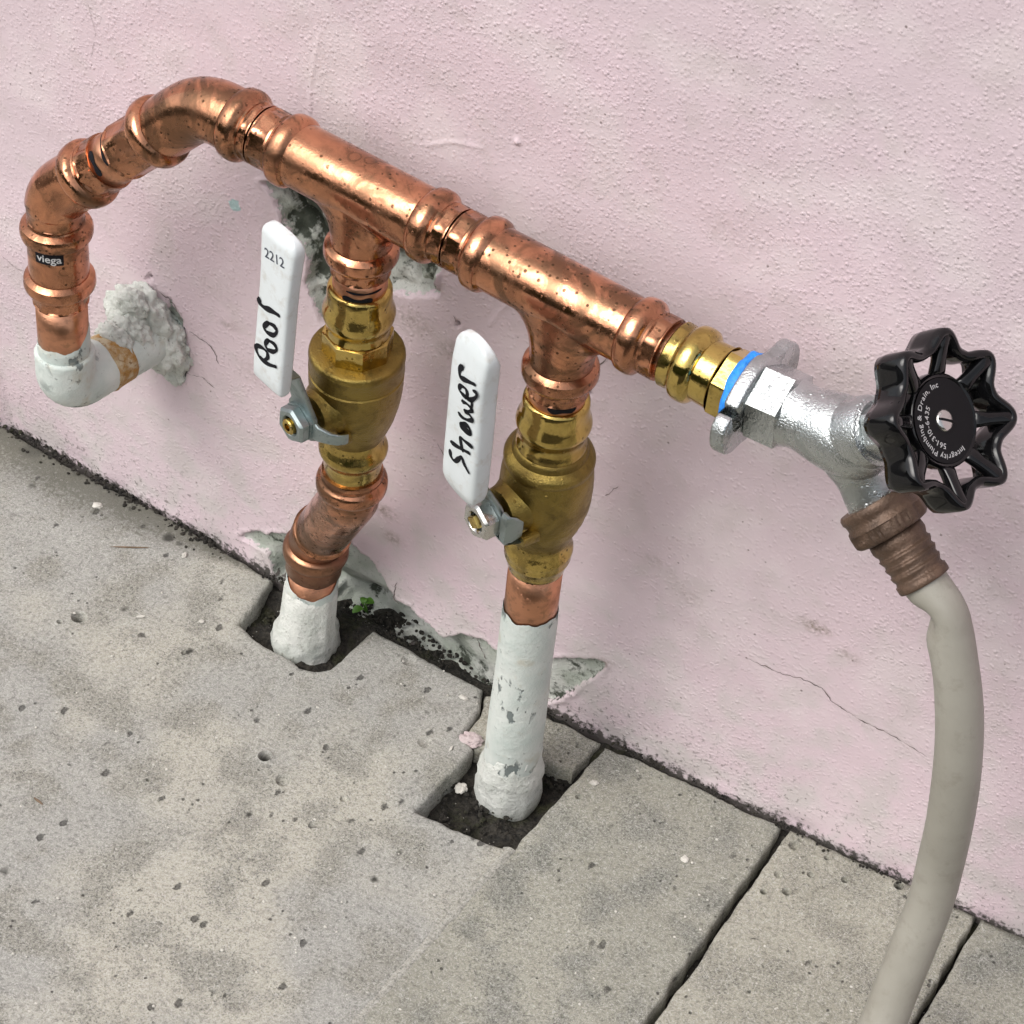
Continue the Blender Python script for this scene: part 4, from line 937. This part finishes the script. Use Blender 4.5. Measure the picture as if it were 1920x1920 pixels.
# ---------------------------------------------------------------- hose faucet
def faucet():
    F0 = RUN0+E1*S['fl']; Bc = pl(1584, 817, 1, -.0645); A = nrm(Bc-F0); LB = np.linalg.norm(Bc-F0)
    n = nrm(RC.T @ V(.607, -.105, -.788))
    root = thing('hose_faucet', Bc, 'grey galvanised garden faucet with a black scalloped hand wheel at the right end', 'faucet')
    P = Path([F0, Bc+A*.02], ref=-DN)
    up_ = nrm(-DN-A*(-DN @ A)); sd = np.cross(A, up_)
    # tape
    rng = lambda s, th: 1+.035*np.sin(5*th+s*3000)+.02*np.sin(11*th)
    fin('thread_tape', *sweep(P, [(-.0028, .0118), (-.0025, .0133), (-.0012, .0138), (0, .0140), (.0012, .0137), (.0016, .0125)], 60, warp=rng), MTAPE, root)
    # flange with two mounting ears
    ear = nrm(RC[0]*.60-RC[1]*.80 - A*((RC[0]*.60-RC[1]*.80) @ A)); ear2 = np.cross(A, ear)
    far = nrm(RC[2]-A*(RC[2] @ A)); ear = nrm(ear*math.cos(.50)+far*math.sin(.50)*(1 if True else -1)); ear2 = np.cross(A, ear)
    half = [(.0095, .0114), (.0150, .0092), (.0205, .0080), (.0242, .0052), (.0256, .0008), (.0246, -.0046), (.0218, -.0080), (.0192, -.0086), (.0184, -.0076), (.0182, -.0030), (.0170, -.0008), (.0156, -.0028), (.0154, -.0085), (.0148, -.0102), (.0112, -.0122), (.0062, -.0140), (0, -.0150), (-.0055, -.0140)]
    ctrl = np.array(half+[(-x, -y) for x, y in half]); nc = len(ctrl); pts_ = []
    for i in range(nc):
        p0, p1, p2, p3 = ctrl[i-1], ctrl[i], ctrl[(i+1) % nc], ctrl[(i+2) % nc]
        for k in range(4):
            t = k/4; pts_.append(.5*((2*p1)+(-p0+p2)*t+(2*p0-5*p1+4*p2-p3)*t*t+(-p0+3*p1-3*p2+p3)*t**3))
    pts_ = np.array(pts_[::-1])*V(.96, .97); tt_ = np.roll(pts_, -1, 0)-np.roll(pts_, 1, 0); nn_ = np.stack([-tt_[:, 1], tt_[:, 0]], 1); nn_ /= np.linalg.norm(nn_, axis=1)[:, None]
    def outline(k): return [tuple(q) for q in pts_+nn_*(.0006*(1-k)/.07)]
    v = []; f = []; L = [(.0008, .93), (.0012, .975), (.0018, 1.), (.0052, 1.), (.0058, .975), (.0062, .93)]
    for s, k in L:
        for x, y in outline(k): v.append(F0+A*s+ear*x+ear2*y)
    m_ = len(pts_)
    for i in range(len(L)-1):
        for j in range(m_):
            k = (j+1) % m_; f.append((i*m_+j, i*m_+k, (i+1)*m_+k, (i+1)*m_+j))
    f.append(tuple(range(m_))[::-1]); f.append(tuple(range((len(L)-1)*m_, len(L)*m_)))
    fin('flange', v, f, MGV, root, sharp=50)
    fin('hex_section', *sweep(P, [(.0060, .0128, 1), (.0066, .0141, 1), (.0178, .0141, 1), (.0186, .0126, 1)], 48, 6, phase=math.radians(38)), MGV, root, sharp=30)
    bod = sweep(P, [(.0165, .0122), (.0185, .0120), (.0205, .0113), (.0225, .0111), (.0250, .0114), (.0275, .0120), (.0310, .0126), (.0345, .0131), (.0385, .0133), (.0425, .0131), (.0460, .0124), (.0495, .0108), (.0520, .0082), (.0535, .0045)], 48)
    Cc = pl(1650, 955, 1, Bc[1]); Ee = pl(1735, 1092, 1, Bc[1]-.006)
    sp = Path([Bc, Cc], ref=V(0, -1, 0)); LS = sp.L
    spv = sweep(sp, [(0, .0118), (.006, .0114), (.010, .0105), (.0135, .0097), (.017, .0093), (LS-.004, .0098), (LS-.0005, .0106), (LS+.002, .0108)], 48)
    fin('body', *cat(bod, spv), MGV, root, sharp=50)
    # bonnet, packing nut, stem towards the wheel
    Wc = Bc+n*.0412; bn = Path([Bc, Wc], ref=V(0, -1, 0))
    fin('bonnet', *sweep(bn, [(.004, .0122), (.0125, .0120), (.0150, .0114), (.0156, .0104), (.0160, .0100)], 48), MGV, root, sharp=40)
    fin('packing_nut', *sweep(bn, [(.0158, .0095, 1), (.0162, .0102, 1), (.0225, .0102, 1), (.0230, .0094, 1)], 48, 6, phase=.2), MGV, root, sharp=30)
    fin('stem', *sweep(bn, [(.0225, .0040), (.036, .0040)], 24), MST, root)
    # hand wheel
    wa = nrm(-RC[1]-n*(-RC[1] @ n)); wr = np.cross(wa, n)  # wheel up and wheel right
    RW = .0272; Wp = Wc
    def wp(r, th, h): return Wp+wr*(r*math.cos(th))+wa*(r*math.sin(th))+n*h
    T0 = math.radians(92)
    def rho(th):
        c = (1+math.cos(8*(th-T0)))/2
        return RW*(.815+.185*c**1.7)
    v = []; f = []; N = 240; prof = [(-.0062, -.0013), (-.0066, -.0002), (-.0060, .0012), (-.003, .0016), (.003, .0016), (.0056, .0012), (.0062, 0), (.0056, -.0013), (.003, -.0017), (-.003, -.0017)]
    for i in range(N):
        th = i/N*2*math.pi; e = .0008; r = rho(th); dr = (rho(th+e)-rho(th-e))/(2*e)
        nn = nrm(V(r, -dr)); c = (1+math.cos(8*(th-T0)))/2
        for h, q in prof:
            rr = r+q*nn[0]; tt = th+q*nn[1]/r
            v.append(wp(rr, tt, h*(.95+.10*c)+.0012*c))
        M_ = len(prof)
        for j in range(M_):
            k = (j+1) % M_; i2 = (i+1) % N; f.append((i*M_+j, i2*M_+j, i2*M_+k, i*M_+k))
    wheel = fin('hand_wheel', v, f, MBLK, root)
    for k in range(8):
        th = T0+k*math.pi/4; secs = []
        tdir = -wr*math.sin(th)+wa*math.cos(th)
        for r, h, hw, ht in ((.0142, .0004, .0030, .0018), (.0155, .0010, .0027, .0022), (.0185, .0020, .0023, .0022), (.0225, .0034, .0022, .0024), (.0252, .0046, .0024, .0024), (.0270, .0050, .0026, .0020)):
            secs.append((wp(r, th, h), tdir, n, hw, ht))
        fin('spoke', *loft(secs, 16, .7), MBLK, wheel)
    hub = Path([Wp-n*.0120, Wp+n*.02], ref=wa)
    RH = .0152
    hubo = fin('hub', *sweep(hub, [(.0015, .006), (.003, .0092), (.006, .0128), (.0085, RH*.97), (.0100, RH), (.0128, RH), (.0138, RH*.985), (.0143, RH*.95), (.0140, RH*.90), (.0138, RH*.885)], 64), MBLK, wheel, sharp=40)
    fh = .0139-.0120
    v = [wp(0, 0, fh+.0002)]; f = []
    for i in range(64): v.append(wp(RH*.885, i/64*2*math.pi, fh+.0002)); f.append((0, i+1, (i+1) % 64+1))
    fin('cap_face', v, f, MBLKF, wheel, smooth=False)
    sc = Path([Wp+n*(fh-.001), Wp+n*.02], ref=wa)
    fin('screw', *sweep(sc, [(0, .0037), (.0012, .0037), (.0017, .0034), (.0021, .0027), (.0023, .0015), (.0024, .0003)], 32), MST, wheel, sharp=60)
    sld = nrm(wr*math.cos(-.15)+wa*math.sin(-.15)); sle = np.cross(n, sld)
    fin('screw_slot', *loft([(Wp+n*(fh+.0006), sld, sle, .0034, .0004), (Wp+n*(fh+.00150), sld, sle, .0031, .0004)], 12, .3), MBLKF, wheel)
    def arc_text(s, a0, a1, r, size):
        b = MB(); tot = []; x = 0.
        cu_w = []
        for chh in s:
            if chh == ' ': cu_w.append((None, .30*size)); continue
            tv, tf = text_mesh(chh, size, .00001, 'LEFT', .00002); cu_w.append(((tv, tf), tv[:, 0].max()+.10*size))
        W = sum(a[1] for a in cu_w); xx = 0
        tvref = None
        for g_, wd in cu_w:
            if g_ is not None:
                tv, tf = g_; q = []
                for p in tv:
                    th = a0+(a1-a0)*((xx+p[0])/W); q.append(wp(r+p[1]-.0, th, fh+.00035+p[2]))
                b.add(q, tf)
            xx += wd
        fin('lettering', b.v, b.f, MPRINT, wheel, smooth=False)
    arc_text('Integrity Plumbing & Drain, Inc', math.radians(-47), math.radians(-262), .0113, .0025)
    arc_text('561-310-6435', math.radians(-92), math.radians(-213), .0080, .0025)
    return Bc, sp, LS, Cc, Ee
Bc, sp, LS, Cc, Ee = faucet()
# text cap heights: align_y CENTER keeps letters centred on their arc

# ---------------------------------------------------------------- garden hose
def hose():
    D = nrm(Ee-Cc); ends = [pl(1738, 1098, 1, Bc[1]-.0065)]
    root = thing('garden_hose', Cc, 'beige rubber garden hose hanging from the faucet with a brown ridged metal coupling', 'hose')
    cp = Path([Cc-D*.004, Ee], ref=V(0, -1, 0))
    kn = lambda s, th: 1+(.018*np.sign(np.sin(60*th)) if .0072 < s < .0118 else 0)
    fin('swivel_nut', *sweep(cp, [(.0, .0096), (.0002, .0128), (.0010, .0133), (.0026, .0134), (.0034, .0129), (.0046, .0127), (.0056, .0128), (.0062, .0134), (.0072, .0136), (.0075, .0134), (.0100, .0134), (.0116, .0132), (.0124, .0126), (.0128, .0112), (.0128, .009)], 120, warp=kn), MRU, root, sharp=40)
    st = [(.0126, .0086), (.0130, .0097)]
    L = cp.L
    for i in range(4):
        a = .0158+i*(L-.0190)/4
        st += [(a, .0099-.0002*i), (a+.0010, .0096-.0002*i), (a+.0022, .0090-.0002*i), (a+.0034, .0094-.0002*i)]
    st += [(L-.0030, .0093), (L-.0010, .0093), (L-.0002, .0091), (L, .0084)]
    fin('ferrule', *sweep(cp, st, 48, warp=lambda s, th: 1+.012*np.sin(3*th+s*400)), MRU, root)
    hp = [Ee-D*.010, Ee]
    for px, py, y in ((1768, 1142, -.0725), (1780, 1180, -.0735), (1790, 1240, -.0750), (1797, 1300, -.0765), (1799, 1370, -.0775), (1794, 1450, -.0780), (1781, 1540, -.0775), (1763, 1620, -.0765), (1745, 1690, -.0790), (1714, 1770, -.0850), (1678, 1860, -.0940), (1640, 1950, -.1050)): hp.append(pl(px, py, 1, y))
    e = hp[-1]; hp += [V(e[0]-.006, e[1]-.022, max(.0085, e[2]-.022)), V(e[0]-.010, e[1]-.050, .0095), V(e[0]-.012, e[1]-.085, .0085), V(e[0]+.01, e[1]-.14, .0085), V(e[0]+.12, e[1]-.24, .0085), V(e[0]+.5, e[1]-.34, .0085)]

    out = []
    for i in range(len(hp)-1):
        p0, p1, p2, p3 = hp[max(0, i-1)], hp[i], hp[i+1], hp[min(len(hp)-1, i+2)]
        for k in range(10):
            t = k/10; out.append(.5*((2*p1)+(-p0+p2)*t+(2*p0-5*p1+4*p2-p3)*t*t+(-p0+3*p1-3*p2+p3)*t**3))
    out.append(hp[-1])
    P = Path(out, ref=V(0, -1, 0)); kp = pl(1722, 1150, 1, -.0735)
    sk = P.d[np.argmin(np.linalg.norm(P.P-pl(1772, 1152, 1, -.073), axis=1))]
    st = []
    tk = ang(P, sk, 1740, 1152, .0076)
    for s in np.r_[np.linspace(0, sk+.06, 60), np.linspace(sk+.064, P.L, 120)]: st.append((s, .0077+.0006*np.clip((s-sk)/.06, 0, 1)))
    def wf(s, th):
        dth = (th-tk+math.pi) % (2*math.pi)-math.pi
        a = math.exp(-((s-sk)/.0068)**2); b2 = math.exp(-((s-sk-.0085)/.006)**2); c2 = math.exp(-((s-sk+.008)/.005)**2)
        return 1-.50*a*np.exp(-(dth/.85)**2)+.20*b2*np.exp(-((dth-.9)/.9)**2)+.10*c2*np.exp(-((dth-.6)/.9)**2)+.05*a*np.exp(-((np.abs(dth)-1.7)/.6)**2)+.006*np.sin(4*th+s*160)
    fin('hose_tube', *sweep(P, st, 40, warp=wf), MHO, root)
hose()

# ---------------------------------------------------------------- small things on the ground
def lump(name, c, r, sq, mat, seed, label, cat_, group=None, sub=3):
    import bmesh
    bm = bmesh.new(); bmesh.ops.create_icosphere(bm, subdivisions=sub, radius=1.)
    vv = [np.array(x.co) for x in bm.verts]; ff = [tuple(l.index for l in fc.verts) for fc in bm.faces]; bm.free(); out = []
    a = seed*1.7
    for x in vv:
        k = 1+.35*mnoise.noise(Vector(x*1.6)+Vector((seed, 0, 0)))+.2*mnoise.noise(Vector(x*4)+Vector((0, seed, 0)))
        y = x*k*np.array(r); out.append(V(c[0]+y[0]*math.cos(a)-y[1]*math.sin(a), c[1]+y[0]*math.sin(a)+y[1]*math.cos(a), c[2]+y[2]))
    return tag(fin(name, out, ff, mat, smooth=False), label, cat_, group)
CH = 'pale chips scattered on the paving'
def fz(px, py, z=.0006): return floor(px, py, z)
lump('stone_chip', fz(183, 948), (.0019, .0022, .0010), 1, MCHIP, 1.1, 'white stone chip on the slab near the wall, farthest left', 'stone chip', CH)
lump('stone_chip', fz(1114, 1468), (.0018, .0015, .0008), 1, MCHIP, 2.2, 'white stone chip on the greenish paver right of the tall riser', 'stone chip', CH)
lump('stone_chip', fz(1284, 1611), (.0018, .0016, .0005), 1, MCHIP, 3.3, 'flat white chip in the middle of the greenish paver, near the front', 'stone chip', CH)
lump('stone_chip', floor(864, 1478, -.009), (.0028, .0026, .0016), 1, MCHIP, 4.4, 'pale pebble lying in the soil of the square hole', 'stone chip', CH)
lump('stone_chip', fz(869, 1308), (.0021, .0012, .0008), 1, MCHIP, 5.5, 'pale oblong chip on the slab left of the tall riser', 'stone chip', CH)
lump('stone_chip', fz(346, 1041), (.0016, .0012, .0008), 1, MCHIP, 6.6, 'small white chip beside the black mould spot', 'stone chip', CH)
lump('stone_chip', fz(378, 1165), (.0012, .0010, .0006), 1, MCHIP, 7.7, 'tiny white chip on the slab left of the first hole', 'stone chip', CH)
lump('seed_husk', fz(264, 1156), (.0018, .0006, .0005), 1, MCHIP, .4, 'thin pale seed husk on the slab beside the round pit', 'seed')
lump('seed_husk', fz(846, 1403), (.0017, .0006, .0005), 1, MCHIP, 2.9, 'thin pale husk on the slab edge beside the square hole', 'seed')
lump('twig', fz(72, 1502), (.0026, .0005, .0005), 1, MTWIG, 3.6, 'short dry twig lying on the slab at far left', 'twig')
lump('twig', fz(245, 1026), (.0085, .0004, .0003), 1, MTWIG, .33, 'long thin brown twig beside the black mould spot', 'twig', None)
lump('mortar_piece', floor(885, 1388, -.0005), (.0052, .0034, .0022), 1, MPM, .1, 'pinkish lump of mortar on the slab edge behind the tall riser', 'mortar', None, 4)
def crumbs():
    b = MB(); rnd = random.Random(5)
    import bmesh
    bm = bmesh.new(); bmesh.ops.create_icosphere(bm, subdivisions=1, radius=1.); sv = [np.array(x.co) for x in bm.verts]; sf = [tuple(l.index for l in fc.verts) for fc in bm.faces]; bm.free()
    areas = [((455, 530), (1110, 1200), 130, -.010), ((600, 700), (1130, 1250), 190, -.0095), ((700, 930), (1150, 1270), 260, -.006), ((820, 960), (1470, 1570), 160, -.0095), ((1000, 1090), (1420, 1480), 90, -.0095)]
    for (xa, xb), (ya, yb), k, z in areas:
        for i in range(k):
            c = floor(rnd.uniform(xa, xb), rnd.uniform(ya, yb), z); r = rnd.uniform(.0004, .0013)
            sc_ = V(rnd.uniform(.7, 1.3), rnd.uniform(.7, 1.3), rnd.uniform(.6, 1.1))*r
            b.add([c+x*sc_*(1+.3*rnd.uniform(-1, 1)) for x in sv], sf)
    for i in range(1500):                                   # the grimy joint at the foot of the wall
        px = rnd.uniform(-20, 1720); t = px
        base_y = 780+.585*px if px < 513 else 1325+.487*(px-1025)
        if mnoise.noise(Vector((px*.02, 3, 1)))+rnd.uniform(-.3, .3) < (-.7 if px < 400 else .05): continue
        c = floor(px, base_y+rnd.gauss(7, 12 if px < 420 else 3.5), .0002); r = rnd.uniform(.0002, .0012)*(1.1 if px < 400 else .6)
        b.add([c+x*r*V(1, 1, .8)*(1+.3*rnd.uniform(-1, 1)) for x in sv], sf)
    return tag(fin('soil_crumbs', b.v, b.f, MSO, smooth=False), kind='stuff')
crumbs()
def grit():
    b = MB(); rnd = random.Random(11)
    import bmesh
    bm = bmesh.new(); bmesh.ops.create_icosphere(bm, subdivisions=1, radius=1.); sv = [np.array(x.co) for x in bm.verts]; sf = [tuple(l.index for l in fc.verts) for fc in bm.faces]; bm.free()
    for i in range(230):
        px, py = rnd.uniform(0, 1600), rnd.uniform(850, 1900)
        c = floor(px, py, .0003)
        if c[1] > -.006-.06*max(0, -.118-c[0]): continue
        if 450 < px < 720 and 1080 < py < 1265: continue
        if 780 < px < 1130 and 1360 < py < 1600: continue
        r = rnd.uniform(.00025, .0007)
        b.add([c+x*r*V(rnd.uniform(.7, 1.6), 1, .7) for x in sv], sf)
    return tag(fin('grit', b.v, b.f, MCHIP, smooth=False), kind='stuff')
grit()
def weed():
    c = floor(690, 1150, -.008)
    root = thing('weed_seedling', c, 'tiny green seedling with round leaves growing from the soil by the left riser', 'plant')
    for (px, py, z, ax, ln, wd) in ((670, 1143, -.001, (-.75, -.75, -.35), .0052, .0022), (692, 1128, .0015, (.8, .3, .1), .0046, .0022), (682, 1125, .002, (-.2, .9, .3), .0034, .0017)):
        p = floor(px, py, z); a = nrm(V(*ax)); s = nrm(np.cross(a, V(0, 0, 1))); u = np.cross(s, a); v = []; f = []
        for i in range(9):
            t = i/8; w_ = wd*math.sin(math.pi*min(1, t*.92+.04))**.7
            for k in (-1, 0, 1): v.append(p+a*(t-.5)*ln+s*w_*k+u*(.0007*abs(k)-.0012*(t-.5)**2*4))
            if i:
                for k in (0, 1): f.append((3*i-3+k, 3*i-2+k, 3*i+1+k, 3*i+k))
        fin('leaf', v, f, MLEAF, root)
        st_ = Path([c, (c+p)/2+V(0, 0, .002), p-a*ln*.45]); fin('stalk', *sweep(st_, [(0, .0004), (st_.L, .0003)], 8), MLEAF, root)
weed()

# ---------------------------------------------------------------- unseen foliage added behind the camera to darken reflections in the metal
def reflection_hedge():
    root = thing('reflection_hedge', (0, -5.2, 0), 'unseen clipped greenery added across the yard to darken the metal reflections', 'reflection_hedge')
    g = G('hedge_foliage'); n = g.noise(14, 5, .7)
    mt = g.out(g.mix(g.mr(n, .35, .7), (.030, .050, .015), (.09, .12, .035)), .7, 0., g.bump(n, .05, .8))
    xs = np.arange(-9, 9.01, .18); zs = np.arange(0, 2.17, .18); v = []; f = []
    for z in zs:
        for x in xs:
            q = mnoise.noise_vector(Vector((x*1.3, z*1.3, 0))); q2 = mnoise.noise_vector(Vector((x*4, z*4, 5)))
            v.append((x+.1*q[0], -5.2+.25*q[1]+.12*q2[1]+.25*max(0, z-1.8)*-1, z+.12*q2[2]))
    nx = len(xs)
    for i in range(len(zs)-1):
        for j in range(nx-1): f.append((i*nx+j, i*nx+j+1, (i+1)*nx+j+1, (i+1)*nx+j))
    k = len(v)
    for x in xs: v.append((x, -6.2, 2.0)); 
    for x in xs: v.append((x, -6.3, 0))
    top = (len(zs)-1)*nx
    for j in range(nx-1): f.append((top+j, top+j+1, k+j+1, k+j)); f.append((k+j, k+j+1, k+nx+j+1, k+nx+j))
    fin('foliage', v, f, mt, root)
reflection_hedge()
